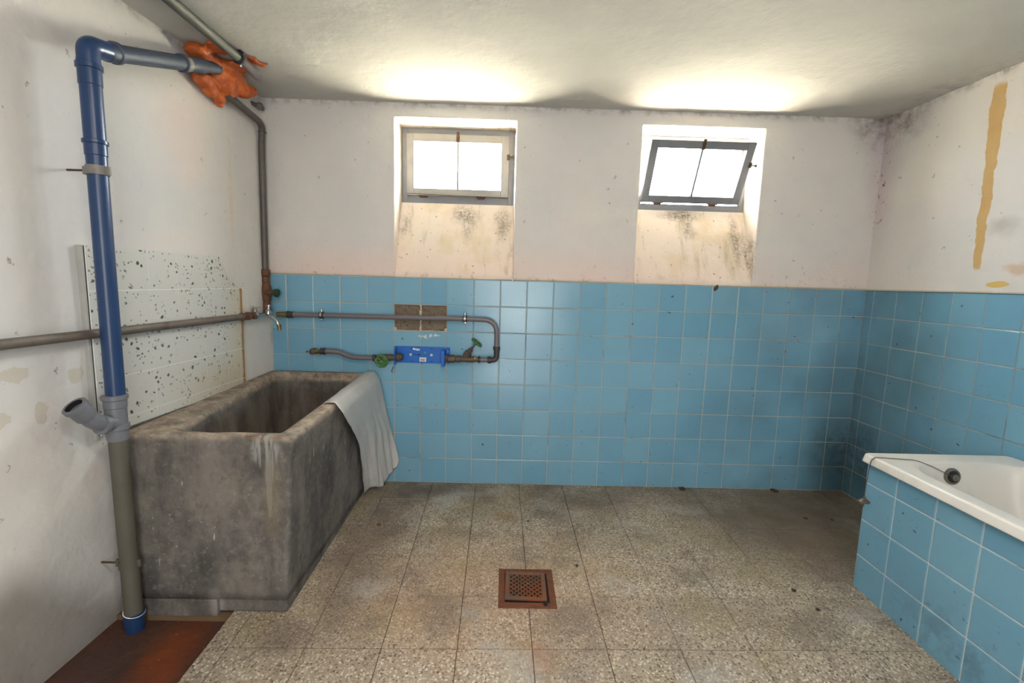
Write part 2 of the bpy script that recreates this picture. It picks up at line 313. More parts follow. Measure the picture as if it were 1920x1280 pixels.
M['dark_green'] = simple('dark_green_handwheel', srgb(36, 66, 44), .5, var=.4, sc=60)
M['meter_blue'] = simple('blue_enamelled_plate', srgb(20, 98, 186), .38, .1, var=.18, sc=14, dirt=srgb(40, 92, 150), dsc=14)
M['sticker'] = simple('white_sticker', srgb(222, 220, 214), .6, var=.04)
M['sticker_print'] = simple('sticker_print', srgb(130, 112, 108), .6)
M['ink'] = simple('black_print', srgb(18, 28, 50), .6)
M['white_print'] = simple('white_print', srgb(232, 236, 240), .6, var=.03)
M['plug_cream'] = simple('cream_plastic_plug', srgb(206, 200, 190), .5, var=.06)
M['plug_lime'] = simple('pale_green_plug', srgb(198, 222, 170), .5, var=.06)
M['plug_dull'] = simple('dull_green_plug', srgb(98, 130, 130), .5, var=.1)
M['frame_grey'] = simple('grey_painted_frame', srgb(134, 136, 140), .6, var=.12, sc=18, dirt=srgb(104, 98, 92), dsc=16, dth=(.6, .76))
M['sash_cream'] = simple('greyish_cream_painted_sash', srgb(152, 151, 148), .6, var=.08, sc=14, dirt=srgb(134, 137, 142), dsc=5)
M['sash_grey'] = simple('slate_grey_painted_sash', srgb(114, 118, 125), .6, var=.1, sc=14)
M['rust_latch'] = simple('rusty_latch', srgb(112, 82, 64), .7, .3, var=.6, sc=150)
M['dark_latch'] = simple('dark_latch', srgb(92, 74, 56), .6, .5, var=.5, sc=90)
M['enamel'] = simple('white_enamel', srgb(226, 222, 214), .34, var=.05, sc=5, dirt=srgb(206, 198, 184), dsc=3.5)
M['overflow'] = simple('dull_overflow_metal', srgb(128, 124, 118), .35, .7, var=.25, sc=50)
M['tarnish'] = simple('tarnished_plug', srgb(112, 100, 86), .45, .6, var=.3, sc=60)
M['outside'] = simple('sunlit_paving_outside', srgb(222, 214, 196), .9, var=.08, sc=3)
M['leaf'] = simple('dry_leaf', srgb(96, 66, 40), .8, var=.3, sc=60)
M['clod'] = simple('dirt_clod', srgb(66, 44, 34), .9, var=.3, sc=80)
M['web'] = simple('old_cobweb_grime', srgb(86, 78, 70), .9)
def mk_mortar():
    k = Mat('bare_mortar_bed', .95, 0, .1)
    c = k.mix(k.noise(28, 6, .7), srgb(128, 114, 98), srgb(172, 156, 136))
    c = k.mix(k.ramp(k.noise(55, 4, .7), .55, .68), c, srgb(82, 70, 58)); k.color(c)
    k.bump(k.noise(70, 6, .75), .9, .02); return k.m
M['mortar'] = mk_mortar()
M['mortar_pale'] = simple('pale_mortar_edge', srgb(196, 186, 168), .95, var=.2, sc=60, bump=.6)
def mk_foam():
    k = Mat('orange_building_foam', .5, 0, .4)
    c = k.mix(k.ramp(k.noise(16, 5), .3, .7), srgb(170, 78, 28), srgb(206, 110, 50)); c = k.mix(k.ramp(k.noise(40, 4), .62, .75), c, srgb(160, 70, 26)); k.color(c)
    k.b.inputs['Subsurface Weight'].default_value = .15; k.b.inputs['Subsurface Radius'].default_value = (.01, .004, .002)
    k.bump(k.noise(45, 5), .6, .008); return k.m
M['foam'] = mk_foam()
def mk_plastic():
    k = Mat('translucent_plastic_sheet', .38, 0, .5)
    k.color(k.mix(k.noise(8, 4), srgb(184, 183, 180), srgb(214, 212, 208)))
    k.b.inputs['Transmission Weight'].default_value = .0; k.b.inputs['Alpha'].default_value = .80
    v = k.voro(120); k.bump(k.math('ADD', v, k.math('MULTIPLY', k.noise(14, 5, .6), 3)), .30, .004)
    k.b.inputs['Coat Weight'].default_value = .3; k.b.inputs['Coat Roughness'].default_value = .25
    return k.m
M['plastic'] = mk_plastic()
def mk_glass():
    mt = bpy.data.materials.new('window_glass'); mt.use_nodes = True; nt = mt.node_tree; nt.nodes.clear()
    o = nt.nodes.new('ShaderNodeOutputMaterial'); mx = nt.nodes.new('ShaderNodeMixShader'); t = nt.nodes.new('ShaderNodeBsdfTransparent'); g = nt.nodes.new('ShaderNodeBsdfGlossy')
    t.inputs[0].default_value = (.90, .92, .92, 1); g.inputs['Roughness'].default_value = .03; mx.inputs[0].default_value = .07
    nt.links.new(t.outputs[0], mx.inputs[1]); nt.links.new(g.outputs[0], mx.inputs[2]); nt.links.new(mx.outputs[0], o.inputs[0]); return mt
M['glass'] = mk_glass()

# ------------------------------------------------------------------ mesh helpers
def obj(name, bm, mat, parent=None, smooth=False, mat_world=None, **kw):
    me = bpy.data.meshes.new(name)
    if not isinstance(bm, bpy.types.Mesh):
        if len(bm.faces): bmesh.ops.recalc_face_normals(bm, faces=bm.faces)
        bm.to_mesh(me); bm.free()
        for mm in (mat if isinstance(mat, (list, tuple)) else [mat]): me.materials.append(mm)
    else: me = bm
    if smooth:
        for p in me.polygons: p.use_smooth = True
        if smooth != 'full':
            try: me.set_sharp_from_angle(angle=math.radians(38))
            except Exception: pass
    o = bpy.data.objects.new(name, me); COL.objects.link(o)
    if parent: o.parent = parent
    if mat_world is not None: o.matrix_local = mat_world
    for a, b in kw.items(): o[a] = b
    return o
def thing(name, label, cat, loc=(0, 0, 0), group=None):
    o = bpy.data.objects.new(name, None); COL.objects.link(o); o.location = loc; o.empty_display_size = .05
    o['label'] = label; o['category'] = cat
    if group: o['group'] = group
    return o
def tag(o, label, cat, group=None):
    o['label'] = label; o['category'] = cat
    if group: o['group'] = group
    return o
class Part:      # builds parts in world coordinates under a thing with an offset origin
    def __init__(s, root): s.root = root; s.off = Matrix.Translation(-Vector(root.location))
    def __call__(s, name, bm, mat, smooth=False, parent=None, **kw):
        if not isinstance(bm, bpy.types.Mesh):
            bm.transform(s.off)
        return obj(name, bm, mat, parent or s.root, smooth, **kw)
def box(bm, x0, x1, y0, y1, z0, z1, bev=0.0, M4=None, mi=0):
    r = bmesh.ops.create_cube(bm, size=1.0)
    vs = r['verts']
    for v in vs: v.co = Vector((x0 + (v.co.x + .5) * (x1 - x0), y0 + (v.co.y + .5) * (y1 - y0), z0 + (v.co.z + .5) * (z1 - z0)))
    fs = list({f for v in vs for f in v.link_faces})
    for f in fs: f.material_index = mi
    if bev:
        es = list({e for v in vs for e in v.link_edges})
        rr = bmesh.ops.bevel(bm, geom=es, offset=bev, segments=2, affect='EDGES', profile=.5)
        vs = list({v for f in rr['faces'] for v in f.verts} | {v for v in vs if v.is_valid})
    if M4 is not None:
        for v in vs: v.co = M4 @ v.co
    return vs
def frame_of(d):
    d = d.normalized(); a = Vector((0, 0, 1)) if abs(d.z) < .9 else Vector((0, 1, 0))
    x = d.cross(a).normalized(); return x, d.cross(x).normalized()
def tube(bm, pts, r, seg=16, cap=True, inner=None):
    pts = [Vector(p) for p in pts]; rs = r if isinstance(r, (list, tuple)) else [r] * len(pts)
    rings = []; x, y = frame_of(pts[1] - pts[0])
    for i, p in enumerate(pts):
        d = (pts[min(i + 1, len(pts) - 1)] - pts[max(i - 1, 0)]).normalized()
        x = (x - d * x.dot(d)).normalized(); y = d.cross(x)
        rings.append([bm.verts.new(p + (x * math.cos(a) + y * math.sin(a)) * rs[i]) for a in [2 * math.pi * k / seg for k in range(seg)]])
    for A, B in zip(rings, rings[1:]):
        for k in range(seg): bm.faces.new((A[k], A[(k + 1) % seg], B[(k + 1) % seg], B[k]))
    if cap:
        bm.faces.new(list(reversed(rings[0]))); bm.faces.new(rings[-1])
    return rings
def fillet(pts, rad, n=7):
    pts = [Vector(p) for p in pts]; out = [pts[0]]
    for i in range(1, len(pts) - 1):
        a, b, c = pts[i - 1], pts[i], pts[i + 1]
        d = min(rad, (a - b).length * .49, (c - b).length * .49)
        p0 = b + (a - b).normalized() * d; p1 = b + (c - b).normalized() * d
        for k in range(n + 1):
            t = k / n; out.append(p0 * (1 - t) ** 2 + b * 2 * t * (1 - t) + p1 * t * t)
    out.append(pts[-1]); return out
def lathe(bm, o, ax, prof, seg=20, cap=True):
    o = Vector(o); ax = Vector(ax).normalized()
    x, y = frame_of(ax); rings = []
    for h, r in prof:
        rings.append([bm.verts.new(o + ax * h + (x * math.cos(a) + y * math.sin(a)) * max(r, 1e-4)) for a in [2 * math.pi * k / seg for k in range(seg)]])
    for A, B in zip(rings, rings[1:]):
        for k in range(seg): bm.faces.new((A[k], A[(k + 1) % seg], B[(k + 1) % seg], B[k]))
    if cap:
        bm.faces.new(list(reversed(rings[0]))); bm.faces.new(rings[-1])
def hexnut(bm, o, ax, h0, h1, r): lathe(bm, o, ax, [(h0, r * .92), (h0 + .0015, r), (h1 - .0015, r), (h1, r * .92)], 6)
def torus(bm, c, ax, R, r, seg=28, s2=8, arc=1.0, wav=0.0):
    c = Vector(c); x, y = frame_of(Vector(ax)); n = Vector(ax).normalized(); rings = []
    N = int(seg * arc) + (0 if arc == 1 else 1)
    for i in range(N):
        a = 2 * math.pi * i / seg; d = x * math.cos(a) + y * math.sin(a); RR = R * (1 + wav * math.cos(6 * a))
        rings.append([bm.verts.new(c + d * (RR + r * math.cos(b)) + n * r * math.sin(b)) for b in [2 * math.pi * k / s2 for k in range(s2)]])
    L = list(zip(rings, rings[1:])) + ([(rings[-1], rings[0])] if arc == 1 else [])
    for A, B in L:
        for k in range(s2): bm.faces.new((A[k], B[k], B[(k + 1) % s2], A[(k + 1) % s2]))
def grid_slab(bm, us, vs, holes, w0, w1, to3, mi=None):
    """front at w0, back at w1; cells in holes are open; side faces only round the openings and the rim"""
    V = {}
    def vert(i, j, w):
        key = (i, j, w)
        if key not in V: V[key] = bm.verts.new(to3(us[i], vs[j], w))
        return V[key]
    nu, nv = len(us) - 1, len(vs) - 1
    full = lambda i, j: 0 <= i < nu and 0 <= j < nv and (i, j) not in holes
    for i in range(nu):
        for j in range(nv):
            if not full(i, j): continue
            for w_ in (w0, w1):
                f = bm.faces.new([vert(i, j, w_), vert(i + 1, j, w_), vert(i + 1, j + 1, w_), vert(i, j + 1, w_)])
                if mi: f.material_index = mi(i, j)
            for (a, b, di, dj) in (((i, j), (i + 1, j), 0, -1), ((i + 1, j), (i + 1, j + 1), 1, 0), ((i, j + 1), (i + 1, j + 1), 0, 1), ((i, j), (i, j + 1), -1, 0)):
                if not full(i + di, j + dj):
                    f = bm.faces.new([vert(*a, w0), vert(*b, w0), vert(*b, w1), vert(*a, w1)])
                    if mi: f.material_index = mi(i, j)

# ------------------------------------------------------------------ tile helper (shared meshes)
TILE_CACHE = {}
def tile_mesh(name, wd, ht, th, bev, mat):
    key = (name, round(wd, 4), round(ht, 4), mat.name)
    if key in TILE_CACHE: return TILE_CACHE[key]
    bm = bmesh.new()          # lies in local x-z, faces -y; back at y=0
    def ring(ins, y): return [bm.verts.new((sx * (wd / 2 - ins), y, sz * (ht / 2 - ins))) for sx, sz in ((-1, -1), (1, -1), (1, 1), (-1, 1))]
    A = ring(0, 0); B = ring(0, -(th - bev)); Cc = ring(bev * .35, -(th - bev * .3)); D = ring(bev * 1.2, -th)
    for P_, Q in ((A, B), (B, Cc), (Cc, D)):
        for k in range(4): bm.faces.new((P_[k], P_[(k + 1) % 4], Q[(k + 1) % 4], Q[k]))
    bm.faces.new(D)
    bmesh.ops.recalc_face_normals(bm, faces=bm.faces)
    me = bpy.data.meshes.new(name); bm.to_mesh(me); bm.free(); me.materials.append(mat)
    TILE_CACHE[key] = me; return me
def place_tile(parent, x, y, z, wd, ht, mat=None, th=.006, bev=.0022, name='tile', jit=.0035):
    me = tile_mesh(name, wd, ht, th, bev, mat or M['tile'])
    o = bpy.data.objects.new(name, me); COL.objects.link(o); o.parent = parent
    o.matrix_local = Matrix.Translation((x, y, z)) @ Matrix.Rotation(random.uniform(-jit, jit), 4, 'X') @ Matrix.Rotation(random.uniform(-jit, jit), 4, 'Z') @ Matrix.Rotation(random.uniform(-.003, .003), 4, 'Y')
    return o

PT = .152; G = .0040; TOP = 8 * PT; H = 2.157
# ------------------------------------------------------------------ wall_back with two deep window niches
bm = bmesh.new()
us = [-.35, .704, 1.373, 2.068, 2.748, 3.75]; vs = [TOP + .002, 2.084, 2.45]
grid_slab(bm, us, vs, {(1, 0), (3, 0)}, -.001, .30, lambda u, v, w_: Vector((u, w_, v)))
es = [e for e in bm.edges if all(abs(v.co.y + .001) < 1e-5 for v in e.verts) and
      (all(abs(v.co.x - c) < 1e-5 for v in e.verts for c in [us[1]]) or all(abs(v.co.x - us[2]) < 1e-5 for v in e.verts) or all(abs(v.co.x - us[3]) < 1e-5 for v in e.verts) or all(abs(v.co.x - us[4]) < 1e-5 for v in e.verts) or all(abs(v.co.z - 2.084) < 1e-5 for v in e.verts)) and len(e.link_faces) == 2 and
      abs(e.link_faces[0].normal.dot(e.link_faces[1].normal)) < .5]
bmesh.ops.recalc_face_normals(bm, faces=bm.faces)
wall_back = obj('wall_back', bm, M['wall_back'], kind='structure')
bv = wall_back.modifiers.new('soft_arris', 'BEVEL'); bv.width = .007; bv.segments = 3; bv.limit_method = 'ANGLE'
# grout backing with the two-tile hole
bm = bmesh.new()
hx0, hx1, hz0, hz1 = .09 + 4 * PT, .09 + 6 * PT, 6 * PT, 7 * PT
grid_slab(bm, [-.35, hx0 + .002, hx1 - .002, 3.75], [-.30, hz0 + .002, hz1 - .002, TOP + .002], {(1, 1)}, .0008, .12, lambda u, v, w_: Vector((u, w_, v)))
obj('tile_bedding', bm, M['grout'], wall_back)
bm = bmesh.new(); box(bm, -.35, 3.75, .10, .30, -.35, TOP)
obj('masonry_core', bm, M['mortar'], wall_back)
# sloping plastered sills under the windows
for x0, x1 in ((.704, 1.373), (2.068, 2.748)):
    bm = bmesh.new(); n = 16; prof = []
    for k in range(n + 1):
        t = k / n; prof.append((-.001 + .176 * t ** 1.05, TOP + .003 + (1.655 - TOP) * t))
    prof = prof + [(.30, 1.655), (.30, TOP + .003)]
    A = [bm.verts.new((x0 + .0005, y, z)) for y, z in prof]; B = [bm.verts.new((x1 - .0005, y, z)) for y, z in prof]
    for k in range(len(prof)): bm.faces.new((A[k], A[(k + 1) % len(prof)], B[(k + 1) % len(prof)], B[k]))
    bm.faces.new(A); bm.faces.new(list(reversed(B)))
    obj('sloping_sill', bm, M['wall_back'], wall_back, smooth=True)
# mortar patches in the hole
for i in (4, 5):
    bm = bmesh.new(); x0 = .09 + i * PT - .004; N = 14
    gv = [[bm.verts.new((x0 + (PT + .008) * a / N, .008 + (.008 if 0 < a < N and 0 < b < N else 0) - (.008 * noise.noise(Vector((x0 + a * .4, b * .4, 3 + i))) if 0 < a < N and 0 < b < N else 0), hz0 - .004 + (PT + .008) * b / N)) for b in range(N + 1)] for a in range(N + 1)]
    for a in range(N):
        for b in range(N): bm.faces.new((gv[a][b], gv[a + 1][b], gv[a + 1][b + 1], gv[a][b + 1]))
    obj('mortar_bed', bm, M['mortar'], wall_back, smooth=True)
bm = bmesh.new()
for k in range(16):
    t = (k + .5) / 16; r = random.uniform(.004, .009)
    bmesh.ops.create_icosphere(bm, subdivisions=2, radius=r, matrix=Matrix.Translation((.09 + 5 * PT + random.uniform(-.002, .002), .006, hz0 + PT * t)) @ Matrix.Diagonal((1, .6, 1.5, 1)))
    bmesh.ops.create_icosphere(bm, subdivisions=1, radius=r * .7, matrix=Matrix.Translation((hx0 + (hx1 - hx0) * t, .004, hz0 + .002)) @ Matrix.Diagonal((2, .6, .8, 1)))
for cx in (hx0 + .006, hx1 - .006):
    bmesh.ops.create_icosphere(bm, subdivisions=2, radius=.011, matrix=Matrix.Translation((cx, .006, hz0 + .008)) @ Matrix.Diagonal((1, .5, 1.2, 1)))
obj('mortar_bead', bm, M['mortar_pale'], wall_back, smooth=True)
# blue tiles, eight courses
xs = [0.0, .09] + [.09 + PT * i for i in range(1, 22)] + [3.416]
for r in range(8):
    for i in range(len(xs) - 1):
        if r == 6 and i in (5, 6): continue
        a, b = xs[i], xs[i + 1]
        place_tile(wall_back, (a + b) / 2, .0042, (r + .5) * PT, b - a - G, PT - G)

# ------------------------------------------------------------------ wall_right
wall_right = bpy.data.objects.new('wall_right', None)
Mr = Matrix.Translation((3.416, 0, 0)) @ Matrix.Rotation(-math.pi / 2 + .0265, 4, 'Z')   # local +x runs towards the camera, local -y faces the room
bpy.data.objects.remove(wall_right)
bm = bmesh.new(); box(bm, -.03, 4.6, -.001, .25, TOP + .002, 2.45)
wall_right = obj('wall_right', bm, M['wall_right'], mat_world=Mr, kind='structure')
bm = bmesh.new(); box(bm, -.03, 4.6, .0008, .25, -.35, TOP + .002)
obj('tile_bedding', bm, M['grout'], wall_right)
xr = [0, .0626] + [.0626 + PT * i for i in range(1, 14)]
for r in range(8):
    for i in range(len(xr) - 1):
        a, b = xr[i], xr[i + 1]
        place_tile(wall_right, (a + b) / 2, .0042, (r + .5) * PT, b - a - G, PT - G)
bm = bmesh.new()
x = xr[-1]
while x < 4.3:
    for r in range(8): box(bm, x + G / 2, x + PT - G / 2, -.0018, .0042, r * PT + G / 2, (r + 1) * PT - G / 2)
    x += PT
obj('far_tiles', bm, M['tile'], wall_right, kind='stuff')
bm = bmesh.new(); box(bm, 0.01, 3.2, -.010, .0, TOP - .0005, TOP + .006, .001)
wt = obj('tile_trim', bm, M['mortar_pale'], wall_right)

# ------------------------------------------------------------------ wall_left, rear wall, ceiling
Ml = Matrix.Translation((-.008, 0, 0)) @ Matrix.Rotation(math.pi / 2 - .05, 4, 'Z')      # local -x runs towards the camera, local -y faces the room
bm = bmesh.new(); nx, nz = 90, 50; x0, x1, z0, z1 = -4.6, .05, -.35, 2.45
gv = [[bm.verts.new((x0 + (x1 - x0) * a / nx, 0, z0 + (z1 - z0) * b / nz)) for b in range(nz + 1)] for a in range(nx + 1)]
for a in range(nx + 1):
    for b in range(nz + 1):
        v = gv[a][b]; v.co.y = .006 * noise.noise(Vector((v.co.x * 1.6, 0, v.co.z * 1.6))) + .002 * noise.noise(Vector((v.co.x * 7, 3, v.co.z * 7))) + .003
for a in range(nx):
    for b in range(nz): bm.faces.new((gv[a][b], gv[a + 1][b], gv[a + 1][b + 1], gv[a][b + 1]))
ex = bmesh.ops.extrude_face_region(bm, geom=list(bm.faces))
for g in ex['geom']:
    if isinstance(g, bmesh.types.BMVert): g.co.y = .25
wall_left = obj('wall_left', bm, M['wall_left'], mat_world=Ml, smooth=True, kind='structure')
bm = bmesh.new()
grid_slab(bm, [-.5, 1.0, 2.0, 4.0], [-.35, 2.02, 2.45], {(1, 0)}, -4.15, -4.4, lambda u, v, w_: Vector((u, w_, v)))
obj('wall_front', bm, M['ceiling'], kind='structure')
bm = bmesh.new(); box(bm, 1.0, 2.0, -4.40, -4.36, -.1, 2.02)
obj('door_1', bm, M['sash_cream'], kind='structure')
bm = bmesh.new(); nx, ny = 60, 60
gv = [[bm.verts.new((-.4 + 4.2 * a / nx, .05 - 4.5 * b / ny, H)) for b in range(ny + 1)] for a in range(nx + 1)]
for a in range(nx + 1):
    for b in range(ny + 1):
        v = gv[a][b]; y = v.co.y; v.co.z = H + .006 * noise.noise(Vector((v.co.x * 1.1, y * 1.1, 0))) * min(1, abs(y) * 2) + .0
for a in range(nx):
    for b in range(ny): bm.faces.new((gv[a][b], gv[a][b + 1], gv[a + 1][b + 1], gv[a + 1][b]))
ex = bmesh.ops.extrude_face_region(bm, geom=list(bm.faces))
for g in ex['geom']:
    if isinstance(g, bmesh.types.BMVert): g.co.z = 2.5
obj('ceiling', bm, M['ceiling'], smooth=True, kind='structure')

# ------------------------------------------------------------------ floor
SL = .0334
bm = bmesh.new()
def fz(y): return SL * y
us = [-.4, .353, 3.9]; vs = [.02, -1.092, -4.5]
for (a0, a1, b0, b1, dz) in ((-.4, 3.9, .02, -1.092, -.012), (.353, 3.9, -1.092, -4.5, -.012), (-.4, .353, -1.092, -4.5, -.03)):
    top = [bm.verts.new((x, y, fz(y) + dz)) for x, y in ((a0, b0), (a1, b0), (a1, b1), (a0, b1))]
    bot = [bm.verts.new((v.co.x, v.co.y, -.4)) for v in top]
    f = bm.faces.new(top); f.material_index = 1 if dz == -.03 else 0
    bm.faces.new(bot)
    for k in range(4): bm.faces.new((top[k], top[(k + 1) % 4], bot[(k + 1) % 4], bot[k]))
floor = obj('floor', bm, [M['floor_joint'], M['pit']], kind='structure')
TF = .2578; F0 = Vector((1.4487, -.4571)); TH = .0118
def clip(poly, n, d):      # keep n.p <= d
    out = []
    for i in range(len(poly)):
        a, b = poly[i], poly[(i + 1) % len(poly)]; da, db = n.dot(a) - d, n.dot(b) - d
        if da <= 0: out.append(a)
        if (da < 0 < db) or (db < 0 < da): out.append(a + (b - a) * (da / (da - db)))
    return out
full_me = None
ct, st = math.cos(TH), math.sin(TH)
def slab_poly(bm, poly, top, bot, bev=.0016):
    c = sum(poly, Vector((0, 0))) / len(poly)
    A = [bm.verts.new((p.x, p.y, bot)) for p in poly]; B = [bm.verts.new((p.x, p.y, top - bev)) for p in poly]
    Cc = [bm.verts.new((p.x + (c.x - p.x) * bev * 8, p.y + (c.y - p.y) * bev * 8, top)) for p in poly]
    n = len(poly)
    for P_, Q in ((A, B), (B, Cc)):
        for k in range(n): bm.faces.new((P_[k], P_[(k + 1) % n], Q[(k + 1) % n], Q[k]))
    bm.faces.new(Cc)
gj = .0018
for i in range(-6, 9):
    for j in range(-2, 14):
        cx, cy = (i + .5) * TF, -(j + .5) * TF
        wx = F0.x + cx * ct - cy * st * 1.0; wy = F0.y + cy * ct + cx * st
        if wx < -.2 or wx > 3.9 or wy > .25 or wy < -4.2: continue
        h = TF / 2 - gj / 2
        sq = [Vector((wx + (sx * ct - sy * st) * h, wy + (sx * st + sy * ct) * h)) for sx, sy in ((-1, -1), (1, -1), (1, 1), (-1, 1))]
        p = clip(sq, Vector((0, 1)), .0); p = clip(p, Vector((1, .0265)), 3.416) if p else p
        if not p: continue
        if min(q.y for q in p) < -1.05: p = clip(p, Vector((-1, 0)), -.355)
        else: p = clip(p, Vector((-1, 0)), -.30)
        if len(p) < 3: continue
        xs_, ys_ = [q.x for q in p], [q.y for q in p]
        if max(xs_) < .50 and min(ys_) > -1.05: continue
        if min(xs_) > 2.9 and max(ys_) < -.95: continue
        if max(xs_) - min(xs_) < .02 or max(ys_) - min(ys_) < .02: continue
        c = Vector((wx, wy, fz(wy)))
        same = len(p) == 4 and all((a - b).length < 1e-6 for a, b in zip(p, sq))
        Mt = Matrix.Translation(c + Vector((0, 0, random.uniform(-.0006, .0004)))) @ Matrix.Rotation(math.atan(SL), 4, 'X')
        if same:
            Mt = Mt @ Matrix.Rotation(TH, 4, 'Z')
            if full_me is None:
                bm = bmesh.new(); slab_poly(bm, [Vector((sx * h, sy * h)) for sx, sy in ((-1, -1), (1, -1), (1, 1), (-1, 1))], 0, -.011)
                bmesh.ops.recalc_face_normals(bm, faces=bm.faces); full_me = bpy.data.meshes.new('floor_tile'); bm.to_mesh(full_me); bm.free(); full_me.materials.append(M['terrazzo'])
            o = bpy.data.objects.new('floor_tile', full_me); COL.objects.link(o); o.parent = floor; o.matrix_local = Mt
        else:
            bm = bmesh.new(); slab_poly(bm, [q - Vector((wx, wy)) for q in p], 0, -.011)
            obj('floor_tile', bm, M['terrazzo'], floor, mat_world=Mt)

# outside ground (seen only as glare through the windows)
bm = bmesh.new(); box(bm, -12, 16, .31, 14, 1.40, 1.60)
obj('ground_outside', bm, M['outside'], kind='structure')

# ------------------------------------------------------------------ windows
def bars(bm, x0, x1, z0, z1, wl, wr, wb, wt, y0, y1, bev=.002):
    box(bm, x0, x0 + wl, y0, y1, z0, z1, bev); box(bm, x1 - wr, x1, y0, y1, z0, z1, bev)
    box(bm, x0 + wl, x1 - wr, y0, y1, z0, z0 + wb, bev); box(bm, x0 + wl, x1 - wr, y0, y1, z1 - wt, z1, bev)
def make_window(name, X0, X1, Z0, Z1, tilt, fixed_mat, sash_mat, latch_mat):
    root = bpy.data.objects.new(name, None); COL.objects.link(root); root['kind'] = 'structure'; root.location = ((X0 + X1) / 2, .175, Z0)
    off = Matrix.Translation(-root.location)
    def part(n, bm, mt, parent=None, mw=None, sm=False):
        if mw is None: bm.transform(off)
        return obj(n, bm, mt, parent or root, smooth=sm, mat_world=mw)
    bm = bmesh.new(); bars(bm, X0, X1, Z0, Z1, .036, .036, .054 if not tilt else .040, .040, .178, .24)
    part('window_frame', bm, fixed_mat)
    # sash, built in its own frame about the bottom hinge line
    sx0, sx1, sz0, sz1 = X0 + .030, X1 - .036, 0, .350
    Ms = Matrix.Translation(Vector((0, .162, Z0 + .044)) - root.location) @ Matrix.Rotation(tilt, 4, 'X')
    bm = bmesh.new(); bars(bm, sx0, sx1, sz0, sz1, .043, .045, .042, .043, .0, .028)
    sash = part('sash', bm, sash_mat, mw=Ms)
    xm = (sx0 + sx1) / 2
    bm = bmesh.new(); box(bm, xm - .0055, xm + .0055, .002, .036, .042, sz1 - .043)
    part('glazing_bar', bm, sash_mat, parent=sash, mw=Matrix.Identity(4))
    for a, b in ((sx0 + .043, xm - .0035), (xm + .0035, sx1 - .045)):
        bm = bmesh.new(); box(bm, a - .003, b + .003, .016, .019, .039, sz1 - .040)
        part('pane', bm, M['glass'], parent=sash, mw=Matrix.Identity(4))
    bm = bmesh.new(); box(bm, xm - .009, xm + .009, -.006, 0, sz1 - .046, sz1 - .004, .0015)
    lathe(bm, (xm, -.012, sz1 - .014), (0, 1, 0), [(0, .007), (.012, .006)], 10); lathe(bm, (xm, -.010, sz1 - .034), (0, 1, 0), [(0, .005), (.010, .004)], 10)
    box(bm, xm - .007, xm + .007, -.010, .004, sz1 - .002, sz1 + .012, .002)
    part('latch', bm, latch_mat, parent=sash, mw=Matrix.Identity(4))
    bm = bmesh.new(); box(bm, sx1 - .012, sx1 + .004, -.008, 0, .215, .245, .0015); lathe(bm, (sx1 + .002, -.012, .23), (1, 0, 0), [(0, .004), (.014, .004), (.016, .008), (.026, .008)], 10)
    part('side_catch', bm, M['dark_latch'], parent=sash, mw=Matrix.Identity(4))
    for hx in (sx0 + .10, sx1 - .16):
        bm = bmesh.new(); box(bm, hx - .022, hx + .022, .160, .166, Z0 + .032, Z0 + .042, .0015)
        tube(bm, [(hx - .03, .158, Z0 + .042), (hx + .03, .158, Z0 + .042)], .003, 8)
        part('hinge', bm, M['rust_latch'], sm=True)
    bm = bmesh.new(); tube(bm, [(sx0, .152, Z0 + .052 if not tilt else Z0 + .034), ((sx0 + sx1) / 2, .150, Z0 + .046 if not tilt else Z0 + .034), (sx1, .152, Z0 + .044 if not tilt else Z0 + .034)], .0016, 6)
    part('hinge_wire', bm, M['dark_latch'], sm=True)
    return root
make_window('window_1', .706, 1.371, 1.655, 2.083, 0.0, M['frame_grey'], M['sash_cream'], M['rust_latch'])
make_window('window_2', 2.093, 2.746, 1.655, 2.083, math.radians(27.5), M['frame_grey'], M['sash_grey'], M['dark_latch'])

# ------------------------------------------------------------------ concrete sink
root = thing('laundry_sink', 'large old cast concrete laundry sink in the left corner, with a rusty rim corner', 'sink', (.27, -.54, -.02)); P = Part(root)
def zt(y): return .666 + .032 * y
O_t = [Vector((-.004, -.004)), Vector((.595, -.004)), Vector((.587, -1.062)), Vector((-.050, -1.062))]
O_b = [Vector((-.004, -.004)), Vector((.560, -.004)), Vector((.558, -1.087)), Vector((-.052, -1.087))]
I_t = [Vector((.045, -.055)), Vector((.525, -.055)), Vector((.518, -1.012)), Vector((.140, -1.012))]
I_b = [Vector((.085, -.10)), Vector((.480, -.10)), Vector((.470, -.95)), Vector((.175, -.95))]
def ring2(c, r, n=26, k=5):
    out = []
    for i in range(4):
        p, a, b = c[i], c[i - 1], c[(i + 1) % 4]
        d0 = (a - p).normalized() * r; d1 = (b - p).normalized() * r; s, e = p + d0, p + d1
        for q in range(k): t = q / (k - 1); out.append(s * (1 - t) ** 2 + p * 2 * t * (1 - t) + e * t * t)
        nx = c[(i + 1) % 4]; nd = (p - nx).normalized() * r; e2 = nx + nd
        for q in range(1, n): out.append(e + (e2 - e) * q / n)
    return out
def mixp(A, B, t): return [a.lerp(b, t) for a, b in zip(A, B)]
bm = bmesh.new(); rings = []
def addring(poly, zf, r):
    rings.append([bm.verts.new((p.x, p.y, zf(p.y))) for p in ring2(poly, r)])
NZ = 18
for k in range(NZ + 1):
    t = k / NZ; addring(mixp(O_b, O_t, t), lambda y, t=t: .018 + (zt(y) - .015 - .018) * t, .015)
for ins, dz in ((.05, -.006), (.16, -.001), (.70, 0.001), (.93, -.004)): addring(mixp(O_t, I_t, ins), lambda y, dz=dz: zt(y) + dz, .024)
for k in range(NZ + 1):
    t = k / NZ; addring(mixp(I_t, I_b, t), lambda y, t=t: (zt(y) - .020) * (1 - t) + .14 * t, .05)
